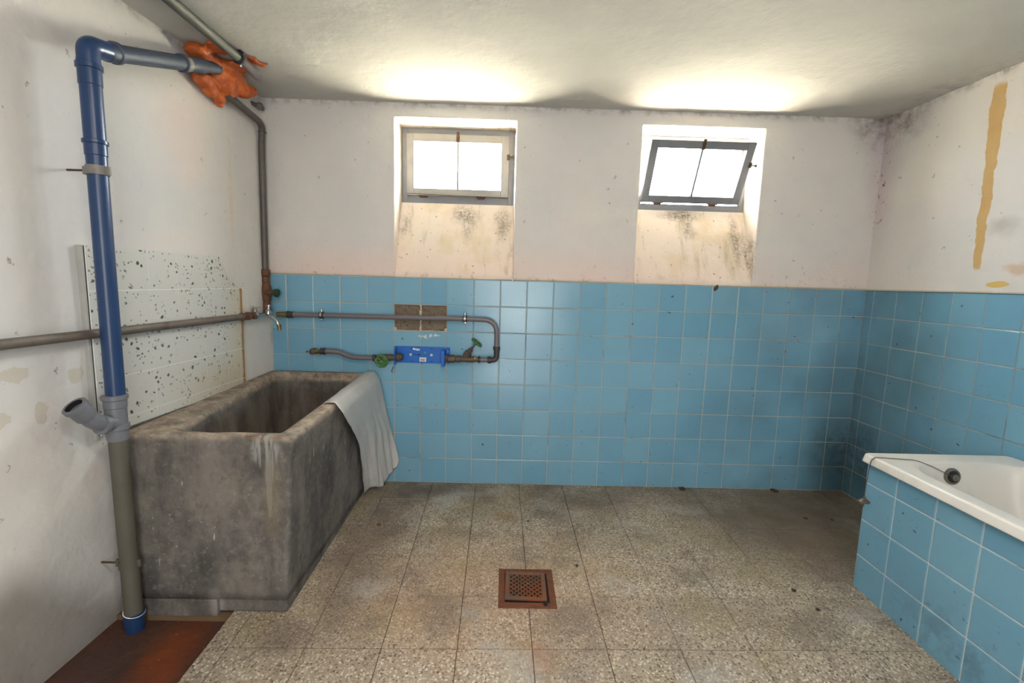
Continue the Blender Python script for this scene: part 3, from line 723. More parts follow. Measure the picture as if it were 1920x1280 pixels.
for A, B in zip(rings, rings[1:]):
    n = len(A)
    for k in range(n): bm.faces.new((A[k], A[(k + 1) % n], B[(k + 1) % n], B[k]))
bm.faces.new(rings[0]); bm.faces.new(rings[-1])
for v in bm.verts:
    c = v.co; d = noise.noise(c * 5) * .0045 + noise.noise(c * 17) * .0022
    onwall = c.y > -.012 or c.x < -.035
    if not onwall: v.co += Vector((d, d, d * (1 if c.z > .5 else .2)))
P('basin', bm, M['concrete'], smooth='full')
bm = bmesh.new(); box(bm, -.05, .30, -1.0885, -.01, -.075, .0165, .003); P('plinth', bm, M['concrete'])
bm = bmesh.new(); box(bm, .302, .552, -1.078, -.01, -.034, .0165, .003); P('plinth', bm, M['concrete'])

# ------------------------------------------------------------------ splashback on the left wall
root = thing('splashback', 'white tiled splash panel with green-grey speckles and one cut corner, on wall behind the sink', 'splashback', (-.04, -.7, .64)); P = Part(root)
MlI = Ml
outline = [(-1.112, .640), (-1.112, 1.287), (-.452, 1.287), (-.415, 1.235), (-.375, 1.180), (-.330, 1.150), (-.287, 1.136), (-.287, .640)]
outline = [Vector((a, b)) for a, b in outline]
BY0, BY1 = -.018, .004
def prism(bm, poly, ya, yb):
    A = [bm.verts.new((p.x, ya, p.y)) for p in poly]; B = [bm.verts.new((p.x, yb, p.y)) for p in poly]; n = len(poly)
    for k in range(n): bm.faces.new((A[k], A[(k + 1) % n], B[(k + 1) % n], B[k]))
    bm.faces.new(A); bm.faces.new(B)
bm = bmesh.new(); prism(bm, outline, -.0172, BY1); bm.transform(Ml); P('joint_bed', bm, M['white_joint'])
def clip_rect(poly, x0, x1, z0, z1):
    for n, d in ((Vector((-1, 0)), -x0), (Vector((1, 0)), x1), (Vector((0, -1)), -z0), (Vector((0, 1)), z1)):
        if poly: poly = clip(poly, n, d)
    return poly
for i in range(-1, 6):
    for j in range(-1, 5):
        x0 = -1.013 + (i - 0) * .1485; z0 = .678 + (j - 0) * .1535
        p = clip_rect(outline, x0 + .001, x0 + .1475, z0 + .001, z0 + .1525)
        q = []
        for v in p:
            if not q or (v - q[-1]).length > 1e-4: q.append(v)
        if len(q) > 2 and (q[0] - q[-1]).length < 1e-4: q.pop()
        if len(q) < 3: continue
        ar = abs(sum(q[k].x * q[(k + 1) % len(q)].y - q[(k + 1) % len(q)].x * q[k].y for k in range(len(q)))) / 2
        if ar < 2e-4: continue
        bm = bmesh.new(); prism(bm, q, BY0, -.0165); bm.transform(Ml); P('tile', bm, M['speckle'])
bm = bmesh.new(); box(bm, -1.117, -1.1125, -.012, .004, .640, 1.287); bm.transform(Ml); P('edge_gap', bm, M['board_gap'])
bm = bmesh.new(); box(bm, -1.128, -1.1175, -.014, .004, .63, 1.288, .002); bm.transform(Ml); P('edge_strip', bm, M['board_edge'])

# ------------------------------------------------------------------ blue waste pipe
root = thing('waste_pipe', 'thick blue and grey plastic waste pipe rising beside the sink and turning along left wall', 'pipe', (.03, -1.13, -.06)); P = Part(root)
R = .0275
bx, by = .028, -1.13
def ztube(bm, z0, z1, r, seg=28): tube(bm, [(bx, by, z0), (bx, by, z1)], r, seg)
bm = bmesh.new(); ztube(bm, .778, 1.60, R); P('blue_pipe', bm, M['blue_pvc'], smooth=True, label='deep blue lower vertical pipe')
bm = bmesh.new(); lathe(bm, (bx, by, 0), (0, 0, 1), [(1.565, R), (1.567, R + .002), (1.60, R + .002), (1.602, R + .006), (1.612, R + .006), (1.614, R + .001), (1.80, R + .001)], 28); P('socket_pipe', bm, M['blue_pvc'], smooth=True)
bm = bmesh.new(); lathe(bm, (bx, by, 0), (0, 0, 1), [(1.775, R + .001), (1.777, R + .003), (1.822, R + .003), (1.824, R + .007), (1.838, R + .007), (1.840, R + .003), (1.848, R + .003)], 28)
EL = Vector((bx, by, 1.885)); HD = (Vector((.045, -.50, 2.095)) - Vector((.030, -1.06, 1.905))).normalized()
p1 = Vector((.030, -1.055, 1.908))
tube(bm, fillet([(bx, by, 1.845), (bx, by, 1.895), p1 + HD * .0], .05, 10), R + .002, 28)
P('elbow', bm, M['blue_pvc'], smooth=True)
bm = bmesh.new(); lathe(bm, p1, HD, [(-.012, R + .002), (0, R + .003), (.020, R + .003), (.022, R + .007), (.034, R + .007), (.036, R)], 28); P('elbow_socket', bm, M['slate_pvc'], smooth=True)
p2 = p1 + HD * .36
bm = bmesh.new(); tube(bm, [p1 + HD * .02, p2], R, 28); P('horizontal_pipe', bm, M['slate_pvc'], smooth=True, label='dull slate blue horizontal run')
bm = bmesh.new(); lathe(bm, p2, HD, [(-.004, R + .006), (.006, R + .006), (.008, R + .001), (.075, R + .001), (.085, R + .0035), (.13, R + .0035), (.135, R - .002), (.24, R - .004)], 28); P('socket_end', bm, M['slate_pvc'], smooth=True)
bm = bmesh.new(); lathe(bm, p2 + HD * .012, HD, [(0, R + .0022), (.022, R + .0022)], 28); P('paper_label', bm, M['clamp'], smooth=True, label='small grey label band')
# grey branch fitting
RG = R + .0035
bm = bmesh.new(); lathe(bm, (bx - .004, by, 0), (0, 0, 1), [(.635, RG - .002), (.645, RG), (.672, RG), (.674, RG + .005), (.69, RG + .005), (.692, RG), (.748, RG), (.75, RG + .002), (.775, RG + .002), (.778, RG + .006), (.792, RG + .006), (.794, RG)], 28)
P('branch_fitting', bm, M['grey_pvc'], smooth=True)
bm = bmesh.new(); tube(bm, fillet([(bx, by, .695), (bx - .006, by - .072, .712), (bx - .022, by - .118, .775)], .035, 8), R - .002, 24); P('branch_arm', bm, M['grey_pvc'], smooth=True)
ba = (Vector((-.022, -.118, .775 + 0)) - Vector((-.006, -.072, .712))).normalized()
bs = Vector((bx - .015, by - .098, .748))
bm = bmesh.new(); lathe(bm, bs, ba, [(-.006, R), (0, R + .003), (.036, R + .003), (.038, R + .007), (.050, R + .007), (.052, R + .002), (.052, R - .002), (.012, R - .003), (.010, .001)], 28); P('branch_socket', bm, M['grey_pvc'], smooth=True)
bm = bmesh.new(); lathe(bm, bs, ba, [(.0500, R - .0024), (.0142, R - .0036), (.0140, .001)], 24, cap=False); P('branch_shade_lining', bm, M['dark'])  # near-black lining painted in for the shade inside the socket
bm = bmesh.new(); lathe(bm, p1 * 0 + Vector((bx - .002, by - .052, .704)), Vector((-.006, -.072, .017)), [(0, R + .004), (.012, R + .004)], 24); P('branch_collar', bm, M['grey_pvc'], smooth=True)
bm = bmesh.new(); tube(bm, [(bx - .004, by, .65), (bx + .006, by - .004, -.03)], R + .0, 28); P('grey_pipe', bm, M['dirty_pvc'], smooth=True, label='dirty grey lower pipe')
bm = bmesh.new(); lathe(bm, (bx + .006, by - .004, 0), (0, 0, 1), [(-.078, R), (-.07, R + .0015), (-.012, R + .0045), (-.008, R + .005), (-.002, R + .005), (-.001, R)], 28); P('foot_socket', bm, M['blue_pvc'], smooth=True, label='blue socket at the foot of the pipe')
bm = bmesh.new(); torus(bm, (bx + .007, by - .004, -.001), (0.25, 0, 1), R + .004, .0016, 28, 6); P('socket_lip', bm, M['white_joint'], smooth=True)
def wall_clamp(z, mt, rod):
    bm = bmesh.new(); lathe(bm, (bx, by, z), (0, 0, 1), [(-.014, R), (-.014, R + .003), (.014, R + .003), (.014, R)], 28)
    box(bm, bx + R - .001, bx + R + .013, by - .004, by + .004, z - .013, z + .013, .001); box(bm, bx - R - .016, bx - R + .002, by - .006, by + .006, z - .013, z + .013, .001)
    c = P('clamp', bm, mt, smooth=True)
    bm = bmesh.new(); tube(bm, [(bx - R - .012, by, z), (-.068, by, z)], .0035, 10); P('threaded_rod', bm, M['dark_latch'], smooth=True, parent=c)
wall_clamp(1.521, M['clamp'], M['rust_latch']); wall_clamp(.185, M['dirty_pvc'], M['rusty_fit'])

# plastered pipe chase stub next to the foot of the pipe
# ------------------------------------------------------------------ pipe along the ceiling, its clamp
root = thing('ceiling_pipe', 'straight olive-grey pipe running under the ceiling into the left corner, with rounded end', 'pipe', (.17, -.9, 2.125)); P = Part(root)
bm = bmesh.new(); tube(bm, [(.180, -3.6, 2.124), (.168, -.555, 2.124)], .0195, 20); P('pipe', bm, M['conduit'], smooth=True)
bm = bmesh.new(); tube(bm, [(.167, -.52, 2.124), (.158, -.365, 2.122), (.157, -.350, 2.122), (.1565, -.342, 2.122)], [.0185, .0185, .014, .006], 20); P('pipe_end', bm, M['pipe_grey'], smooth=True)
bm = bmesh.new(); torus(bm, (.167, -.54, 2.123), (0, 1, 0), .021, .0035, 24, 8); box(bm, .150, .184, -.550, -.530, 2.145, 2.153); P('pipe_clip', bm, M['rubber'], smooth=True)
bm = bmesh.new(); torus(bm, (.167, -.527, 2.123), (0, 1, 0), .020, .0022, 24, 8); lathe(bm, (.172, -.532, 2.098), (0, 0, 1), [(-.006, .004), (0, .006), (.006, .005)], 10); P('clip_screw', bm, M['chrome'], smooth=True)

# ------------------------------------------------------------------ orange foam
def foamy(name, blobs, voxel, amp, label):
    bm = bmesh.new()
    for c, r in blobs:
        bmesh.ops.create_icosphere(bm, subdivisions=3, radius=1, matrix=Matrix.Translation(c) @ Matrix.Diagonal((*r, 1)))
    c0 = Vector(blobs[0][0]); bm.transform(Matrix.Translation(-c0))
    o = obj(name, bm, M['foam'], smooth='full'); o.location = c0
    rm = o.modifiers.new('merge', 'REMESH'); rm.mode = 'VOXEL'; rm.voxel_size = voxel; rm.use_smooth_shade = True
    sm = o.modifiers.new('soften', 'SMOOTH'); sm.iterations = 8; sm.factor = .6
    tx = bpy.data.textures.new('foam_lumps', 'CLOUDS'); tx.noise_scale = .035; tx.noise_depth = 2
    dp = o.modifiers.new('lumps', 'DISPLACE'); dp.texture = tx; dp.strength = amp; dp.mid_level = .5; dp.texture_coords = 'LOCAL'
    tag(o, label, 'foam'); return o
foamy('sealing_foam', [((.015, -.56, 2.13), (.05, .07, .03)), ((.02, -.50, 2.12), (.05, .06, .035)), ((.035, -.42, 2.13), (.05, .08, .03)), ((.0, -.52, 2.04), (.035, .055, .035)),
       ((.0, -.47, 2.02), (.035, .05, .035)), ((.0, -.41, 2.00), (.03, .035, .025)), ((.015, -.37, 2.07), (.045, .07, .05)), ((.045, -.29, 2.085), (.040, .06, .032)), ((.05, -.25, 2.10), (.04, .05, .026)),
       ((.03, -.34, 2.12), (.05, .07, .035)), ((.09, -.40, 2.145), (.04, .06, .014)), ((.01, -.44, 2.09), (.04, .05, .05)), ((-.005, -.40, 1.985), (.02, .02, .018)), ((.10, -.56, 2.15), (.05, .06, .010))],
      .005, .010, 'lumpy mass of orange building foam where the pipes enter the corner')
foamy('foam_fringe', [((.188, -.455, 2.150), (.022, .04, .008)), ((.205, -.42, 2.150), (.016, .02, .007)), ((.20, -.475, 2.151), (.012, .014, .006)), ((.226, -.425, 2.152), (.014, .007, .004))], .003, .006,
      'thin flake of orange foam on ceiling just right of the pipe end')

# ------------------------------------------------------------------ riser pipe in the corner
root = thing('riser_pipe', 'dark thin water pipe dropping down the back left corner to a rusty valve', 'pipe', (.008, -.05, 1.0)); P = Part(root)
bm = bmesh.new(); tube(bm, fillet([(.022, -.385, 2.030), (.020, -.09, 2.005), (.012, -.052, 1.985), (.006, -.052, 1.90), (-.0005, -.05, 1.235)], .03, 6), .0165, 18); P('pipe', bm, M['riser'], smooth=True)
bm = bmesh.new(); torus(bm, (.0125, -.054, 1.965), (0, .1, 1), .018, .003, 20, 6); P('elbow_ring', bm, M['riser'], smooth=True)
bm = bmesh.new(); q = (0.0, -.05, 0)
lathe(bm, q, (0, 0, 1), [(1.20, .016), (1.205, .023), (1.222, .025), (1.236, .023), (1.24, .017)], 8); lathe(bm, q, (0, 0, 1), [(1.168, .017), (1.17, .021), (1.198, .021), (1.20, .017)], 8)
lathe(bm, q, (0, 0, 1), [(1.06, .017), (1.065, .021), (1.09, .023), (1.125, .026), (1.15, .022), (1.168, .019)], 14); lathe(bm, q, (0, 0, 1), [(.985, .02), (.99, .022), (1.05, .020), (1.06, .018)], 14)
P('valve_body', bm, M['rusty_fit'], smooth=True)
bm = bmesh.new(); lathe(bm, (.005, -.06, 1.115), (1, -.35, -.05), [(.0, .019), (.034, .019), (.036, .014), (.044, .014), (.046, .007), (.07, .006)], 10); P('valve_stem', bm, M['rusty_fit'], smooth=True)
bm = bmesh.new(); ax = Vector((1, -.35, -.05)).normalized(); hw = Vector((.005, -.06, 1.115)) + ax * .073
lathe(bm, hw, ax, [(-.008, .019), (-.006, .023), (.004, .024), (.007, .020), (.008, .006)], 10); P('handwheel', bm, M['dark_green'], smooth=True)

# ------------------------------------------------------------------ galvanised pipe on the left wall
root = thing('galvanised_pipe', 'long weathered grey iron pipe crossing the left wall behind the blue pipe', 'pipe', (-.01, -1.3, 1.0)); P = Part(root)
bm = bmesh.new(); tube(bm, [(-.137, -3.3, 1.001), (.0115, -.325, .996)], .0155, 20); P('pipe', bm, M['galv'], smooth=True)
bm = bmesh.new(); lathe(bm, (.0115, -.33, .996), (0.04, 1, 0), [(0, .0165), (.002, .020), (.012, .020), (.014, .017), (.05, .0165), (.052, .021), (.068, .021), (.07, .016), (.10, .015), (.102, .019), (.118, .019), (.12, .013)], 10); P('coupling', bm, M['rusty_fit'], smooth=True)

# ------------------------------------------------------------------ chrome tap
root = thing('tap', 'small chrome tap with angled spout on the pipe end in the left corner', 'tap', (.036, -.20, .99)); P = Part(root)
bm = bmesh.new(); lathe(bm, (.017, -.222, .994), (.1, 1, 0), [(0, .019), (.004, .021), (.016, .021), (.02, .014), (.05, .011), (.10, .011), (.125, .012), (.13, .016), (.145, .016), (.147, .010)], 16); P('body', bm, M['chrome'], smooth=True)
bm = bmesh.new(); lathe(bm, (.018, -.208, 1.003), (0, 0, 1), [(0, .009), (.018, .009), (.02, .006), (.032, .006)], 12); box(bm, -.004, .042, -.216, -.202, 1.032, 1.038, .002); box(bm, -.002, .006, -.218, -.200, 1.013, 1.043, .002); P('isolating_lever', bm, M['steel'], smooth=True)
bm = bmesh.new(); lathe(bm, (.044, -.125, .998), (.1, 0, 1), [(0, .014), (.02, .012), (.026, .007), (.038, .006), (.040, .013), (.044, .014), (.050, .012), (.054, .004)], 16); P('tap_handle', bm, M['chrome'], smooth=True)
bm = bmesh.new(); tube(bm, fillet([(.030, -.105, .996), (.052, -.135, .994), (.098, -.138, .958), (.106, -.138, .930)], .02, 5), .0085, 14); P('spout', bm, M['chrome'], smooth=True)
bm = bmesh.new(); lathe(bm, (.105, -.138, .944), (.12, -.02, -1), [(0, .011), (.012, .012), (.014, .010), (.034, .009)], 12); P('hose_nozzle', bm, M['brass'], smooth=True)

# ------------------------------------------------------------------ pipework on the tiled wall
YP = -.045
root = thing('supply_pipe', 'thin grey pipe running along the blue tiles and curving down to an elbow', 'pipe', (.7, YP, .99)); P = Part(root)
bm = bmesh.new(); tube(bm, fillet([(.13, YP, .992), (.6, YP, .992), (1.10, YP, .994), (1.290, YP, .990), (1.292, YP, .83)], .125, 12), .0142, 18); P('pipe', bm, M['pipe_grey'], smooth=True)
bm = bmesh.new(); lathe(bm, (.05, YP, .991), (1, 0, 0), [(0, .012), (.002, .014), (.03, .014), (.032, .017), (.058, .017), (.06, .014)], 10); P('brass_joint', bm, M['brass'], smooth=True)
bm = bmesh.new(); lathe(bm, (.108, YP, .991), (1, 0, 0), [(0, .016), (.002, .020), (.012, .020), (.014, .018), (.034, .019), (.036, .015)], 16); P('coupling', bm, M['dark_coupling'], smooth=True)
bm = bmesh.new(); lathe(bm, (1.292, YP, .84), (0, 0, -1), [(0, .016), (.002, .020), (.02, .020), (.022, .016)], 16)
tube(bm, fillet([(1.292, YP, .82), (1.292, YP, .763), (1.245, YP, .760)], .028, 8), .0155, 16); lathe(bm, (1.262, YP, .761), (-1, 0, 0), [(0, .016), (.002, .020), (.02, .020), (.022, .015)], 16); P('elbow', bm, M['dark_coupling'], smooth=True)
bm = bmesh.new(); tube(bm, [(1.25, YP, .761), (1.19, YP, .761)], .0142, 18); P('short_pipe', bm, M['pipe_grey'], smooth=True)
for cx, cz in ((.302, .992), (1.109, .994)):
    bm = bmesh.new(); lathe(bm, (cx - .011, YP, cz), (1, 0, 0), [(0, .0145), (0, .0195), (.022, .0195), (.022, .0145)], 20); c = P('pipe_clip', bm, M['rubber'], smooth=True)
    bm = bmesh.new(); lathe(bm, (cx - .006, YP, cz), (1, 0, 0), [(0, .0195), (0, .0212), (.012, .0212), (.012, .0195)], 20)
    lathe(bm, (cx, YP + .002, cz + .020), (0, 0, 1), [(0, .006), (.010, .006), (.011, .008), (.015, .008)], 12); box(bm, cx - .006, cx + .006, YP - .004, YP + .004, cz - .028, cz - .019, .001)
    lathe(bm, (cx, YP, cz), (0, 1, 0), [(.02, .004), (.045, .004)], 8)
    P('clip_band', bm, M['chrome'], smooth=True, parent=c)

root = thing('stop_valve', 'slanted-stem water stop valve with a green wheel, right of the blue bracket', 'valve', (1.12, YP, .76)); P = Part(root)
ZV = .762
bm = bmesh.new(); lathe(bm, (1.015, YP, ZV), (1, 0, 0), [(0, .014), (.002, .022), (.022, .023), (.04, .022), (.042, .016), (.046, .016), (.048, .020), (.07, .021), (.074, .017), (.09, .015), (.10, .017), (.14, .018), (.15, .016)], 14); P('body', bm, M['iron_fit'], smooth=True)
sd_ = Vector((.62, -.04, .78)).normalized(); so = Vector((1.105, YP, ZV + .006))
bm = bmesh.new(); lathe(bm, so, sd_, [(0, .015), (.030, .020), (.045, .021), (.047, .014), (.065, .013), (.067, .008), (.08, .007)], 8); P('bonnet', bm, M['iron_fit'], smooth=True)
bm = bmesh.new(); tube(bm, [so + sd_ * .075, so + sd_ * .125], .0045, 10); P('stem', bm, M['iron_fit'], smooth=True)
def handwheel(P, c, ax, R_, mt, sp=5):
    bm = bmesh.new(); c = Vector(c); torus(bm, c, ax, R_, R_ * .22, 36, 8, wav=.04)
    x, y = frame_of(Vector(ax)); lathe(bm, c - Vector(ax).normalized() * .006, ax, [(0, R_ * .26), (.014, R_ * .24)], 12)
    for k in range(sp):
        a = 2 * math.pi * k / sp + .3; d = x * math.cos(a) + y * math.sin(a); tube(bm, [c + d * R_ * .2, c + d * R_ * .9], R_ * .15, 8)
    w_ = P('handwheel', bm, mt, smooth=True)
    bm = bmesh.new(); lathe(bm, c + Vector(ax).normalized() * .006, ax, [(0, R_ * .16), (.006, R_ * .15)], 6); P('wheel_nut', bm, M['steel'], parent=w_)
handwheel(P, so + sd_ * .118, sd_, .031, M['green'])
bm = bmesh.new(); lathe(bm, (1.163, YP, ZV), (1, 0, 0), [(0, .017), (.002, .019), (.010, .019), (.012, .014), (.024, .014)], 6); P('brass_nut', bm, M['brass'])
bm = bmesh.new(); lathe(bm, (1.184, YP, ZV), (1, 0, 0), [(0, .014), (.002, .019), (.014, .019), (.016, .015)], 16); P('coupling', bm, M['dark_coupling'], smooth=True)

root = thing('meter_bracket', 'bright blue metal water meter bracket with arrow and white sticker on the tiles', 'bracket', (.86, -.01, .775)); P = Part(root)
bm = bmesh.new(); box(bm, .700, 1.022, -.008, -.004, .727, .823, .001); back = P('back_plate', bm, M['meter_blue'])
bm = bmesh.new()
bm.free()
for (x, z) in ((.716, .813), (.801, .809), (.917, .811), (.801, .737), (.917, .737), (1.008, .813), (.712, .735)):
    bm = bmesh.new(); lathe(bm, (x, -.0078, z), (0, -1, 0), [(0, .0035), (.0012, .0035)], 12)
    P('screw_hole', bm, M['ink'], parent=back)
for (x, z, r, mt) in ((.795, .775, .0075, 'plug_cream'), (.915, .775, .0075, 'plug_lime'), (.877, .788, .0075, 'plug_dull')):
    bm = bmesh.new(); lathe(bm, (x, -.0078, z), (0, -1, 0), [(0, r), (.002, r), (.003, r * .8)], 18); P('plug_cap', bm, M[mt], smooth=True, parent=back)
bm = bmesh.new(); box(bm, .810, .842, -.0092, -.0078, .7735, .7765)
v = [bm.verts.new(c) for c in ((.838, -.0092, .7800), (.856, -.0092, .775), (.838, -.0092, .7700))]; v2 = [bm.verts.new(c) for c in ((.838, -.0078, .7800), (.856, -.0078, .775), (.838, -.0078, .7700))]
bm.faces.new(v); bm.faces.new(v2)
for k in range(3): bm.faces.new((v[k], v[(k + 1) % 3], v2[(k + 1) % 3], v2[k]))
P('arrow', bm, M['ink'], parent=back, label='black printed flow arrow')
bm = bmesh.new(); box(bm, .846, .884, -.0090, -.0078, .735, .760, .0003); st_ = P('sticker', bm, M['sticker'], parent=back, label='small white sticker')
bm = bmesh.new()
for (a, b, c, d) in ((.852, .856, .742, .751), (.858, .862, .740, .754), (.864, .867, .743, .750), (.869, .875, .740, .753), (.856, .872, .738, .740)): box(bm, a, b, -.0094, -.0088, c, d)
P('sticker_print', bm, M['sticker_print'], parent=back)
# white marker writing
fc = bpy.data.curves.new('marker_text', 'FONT'); fc.body = 'MAIN'; fc.size = .0165; fc.extrude = .0003; fc.align_x = 'CENTER'; fc.offset = .0006
to = bpy.data.objects.new('tmp_text', fc); COL.objects.link(to); dg = bpy.context.evaluated_depsgraph_get(); me = bpy.data.meshes.new_from_object(to.evaluated_get(dg)); bpy.data.objects.remove(to)
me.name = 'lettering'; me.materials.clear(); me.materials.append(M['white_print'])
me.transform(Matrix.Translation(-Vector(root.location)) @ Matrix.Translation((.826, -.0088, .801)) @ Matrix.Rotation(math.radians(8), 4, 'Y') @ Matrix.Rotation(math.pi / 2, 4, 'X'))
obj('lettering', me, None, back)
def flange(x0, x1, tongue):
    bm = bmesh.new(); box(bm, x0, x1, -.080, -.006, .742, .812, .001); box(bm, x0, x1, -.080, -.03, .722, .745, .002)
    return P('end_flange', bm, M['meter_blue'])
flange(.716, .7195, 1); flange(.996, .9995, 1)
bm = bmesh.new(); box(bm, .980, .997, -.083, -.079, .722, .812, .001); lathe(bm, (.988, -.083, .727), (0, -1, 0), [(0, .006), (.003, .006)], 6); lathe(bm, (.988, -.083, .800), (0, -1, 0), [(0, .005), (.003, .005)], 6); P('flange_lip', bm, M['meter_blue'])
bm = bmesh.new(); lathe(bm, (.7195, YP, .765), (1, 0, 0), [(0, .021), (.004, .022), (.024, .022), (.026, .019), (.036, .019), (.038, .010)], 14); P('left_connector', bm, M['iron_fit'], smooth=True)
bm = bmesh.new(); lathe(bm, (.996, YP, .765), (-1, 0, 0), [(0, .021), (.014, .021), (.016, .017)], 18); P('right_connector', bm, M['iron_fit'], smooth=True)
bm = bmesh.new(); lathe(bm, (.9995, YP, .763), (1, 0, 0), [(0, .022), (.016, .023), (.018, .016)], 6); P('lock_nut', bm, M['iron_fit'])
bm = bmesh.new(); box(bm, 1.006, 1.018, -.03, -.008, .790, .812, .001); P('side_tab', bm, M['meter_blue'])

root = thing('gate_valve', 'water valve with bright green front-facing handwheel, left of the blue bracket', 'valve', (.66, YP, .765)); P = Part(root)
bm = bmesh.new(); lathe(bm, (.612, YP, .757), (1, 0, .05), [(0, .014), (.01, .018), (.03, .020), (.07, .020), (.10, .016), (.104, .016)], 12); P('body', bm, M['iron_fit'], smooth=True)
bm = bmesh.new(); lathe(bm, (.652, YP, .757), (0, -1, -.12), [(0, .014), (.03, .013), (.032, .006), (.060, .005)], 10); P('stem', bm, M['brass'], smooth=True)
handwheel(P, (.652, YP - .060, .749), (0.05, -1, -.12), .031, M['green'], 6)

root = thing('swan_neck_pipe', 'short S-shaped grey pipe on the tiles feeding the green handwheel valve', 'pipe', (.45, YP, .77)); P = Part(root)
bm = bmesh.new(); tube(bm, fillet([(.315, YP, .788), (.385, YP, .790), (.465, YP, .756), (.60, YP, .756)], .07, 10), .0142, 18); P('pipe', bm, M['pipe_grey'], smooth=True)
bm = bmesh.new(); lathe(bm, (.585, YP, .756), (1, 0, 0), [(0, .015), (.002, .019), (.02, .019), (.022, .015)], 16); P('coupling', bm, M['dark_coupling'], smooth=True)
bm = bmesh.new(); lathe(bm, (.290, YP, .787), (1, 0, 0), [(0, .015), (.002, .019), (.014, .018), (.028, .0195), (.030, .015)], 16); P('coupling', bm, M['dark_coupling'], smooth=True)
bm = bmesh.new(); lathe(bm, (.262, YP, .786), (1, 0, 0), [(0, .012), (.001, .015), (.009, .015), (.010, .013), (.012, .015), (.020, .015), (.021, .013), (.029, .014)], 6); P('brass_joint', bm, M['brass'])
bm = bmesh.new(); lathe(bm, (.247, YP - .016, .785), (0, 1, 0), [(0, .012), (.003, .017), (.028, .018), (.034, .014), (.058, .014)], 16); P('wall_elbow', bm, M['iron_fit'], smooth=True)
# hook and small wall plug
bm = bmesh.new(); tube(bm, fillet([(.692, -.002, .700), (.690, -.012, .690), (.684, -.014, .676), (.692, -.014, .668)], .006, 4), .0022, 8); tag(obj('wall_hook', bm, M['iron_fit'], smooth=True), 'tiny bent metal hook in the tiles under the green handwheel', 'hook')
bm = bmesh.new(); lathe(bm, (.197, -.001, .776), (0, -1, 0), [(0, .006), (.003, .005), (.004, .002)], 10); tag(obj('wall_plug', bm, M['rubber']), 'small dark wall plug left of the S-shaped pipe', 'plug')
bm = bmesh.new(); tube(bm, [(0.003, -.03, 2.094), (.020, -.085, 2.086)], .014, 12); lathe(bm, (.020, -.085, 2.086), (.3, -1, -.15), [(-.012, .0175), (.004, .0185), (.010, .014)], 8); tube(bm, [(-.025, -.10, 2.10), (.005, -.085, 2.088)], .010, 8)
tag(obj('capped_pipe_stub', bm, M['riser'], smooth=True), 'short capped metal pipe stub high in the back left corner', 'pipe')

# ------------------------------------------------------------------ plastic sheet over the sink rim
NU, NV = 36, 34
ctrl = []
def sheet(u, v):      # u: along the rim from front (0) to back wall (1); v: inside flap (0) .. rim .. hem (1)
    y = -.655 + .635 * u
    def L(a, b, t): return a + (b - a) * t
    zr = .666 + .032 * y
    pts = [Vector((.500 - .0 * u, y * (1 - .06) - .0, zr - .085 + .07 * u)), Vector((.520, y, zr - .005)), Vector((.550, y, zr + .011)), Vector((.592, y, zr + .009)), Vector((.616, y, zr - .03))]
    hem_y = L(-.185, -.014, u ** .8); hem_x = L(.566, .712, u ** 1.1); hem_z = .004 + .13 * max(0, (u - .55) / .45) ** 1.3 + .02 * math.sin(u * 7) ** 2
    midl = Vector((L(.598, .672, u), L(y, hem_y, .60), .36)); hem = Vector((hem_x, hem_y, hem_z))
    ts = [0, .10, .16, .24, .32, .62, 1.0]; P_ = pts + [midl, hem]
    for k in range(len(ts) - 1):
        if v <= ts[k + 1] + 1e-9:
            t = (v - ts[k]) / (ts[k + 1] - ts[k]); p0 = P_[max(k - 1, 0)]; p1 = P_[k]; p2 = P_[k + 1]; p3 = P_[min(k + 2, len(P_) - 1)]
            if k <= 3: q = p1.lerp(p2, t)
            else:
                m1 = (p2 - p0) * .35; m2 = (p3 - p1) * .35
                q = p1 * (2 * t ** 3 - 3 * t * t + 1) + m1 * (t ** 3 - 2 * t * t + t) + p2 * (-2 * t ** 3 + 3 * t * t) + m2 * (t ** 3 - t * t)
            break
    fold = max(0, (v - .25)) * (.018 * math.sin(u * 8.5 + v * 2.5) + .009 * math.sin(u * 19 + 5 * v) + .006 * math.sin(u * 37 - 4 * v))
    q = q + Vector((abs(fold) + .002 + .004 * noise.noise(q * 18), 0, 0))
    if q.y > -.012: q.y = -.012
    return q
bm = bmesh.new(); gv = [[bm.verts.new(sheet(a / NU, b / NV)) for b in range(NV + 1)] for a in range(NU + 1)]
for a in range(NU):
    for b in range(NV): bm.faces.new((gv[a][b], gv[a + 1][b], gv[a + 1][b + 1], gv[a][b + 1]))
o = obj('plastic_sheet', bm, M['plastic'], smooth='full'); md = o.modifiers.new('thickness', 'SOLIDIFY'); md.thickness = .0012
tag(o, 'sheet of translucent bubble plastic hanging over the right rim of the concrete sink', 'plastic sheet')

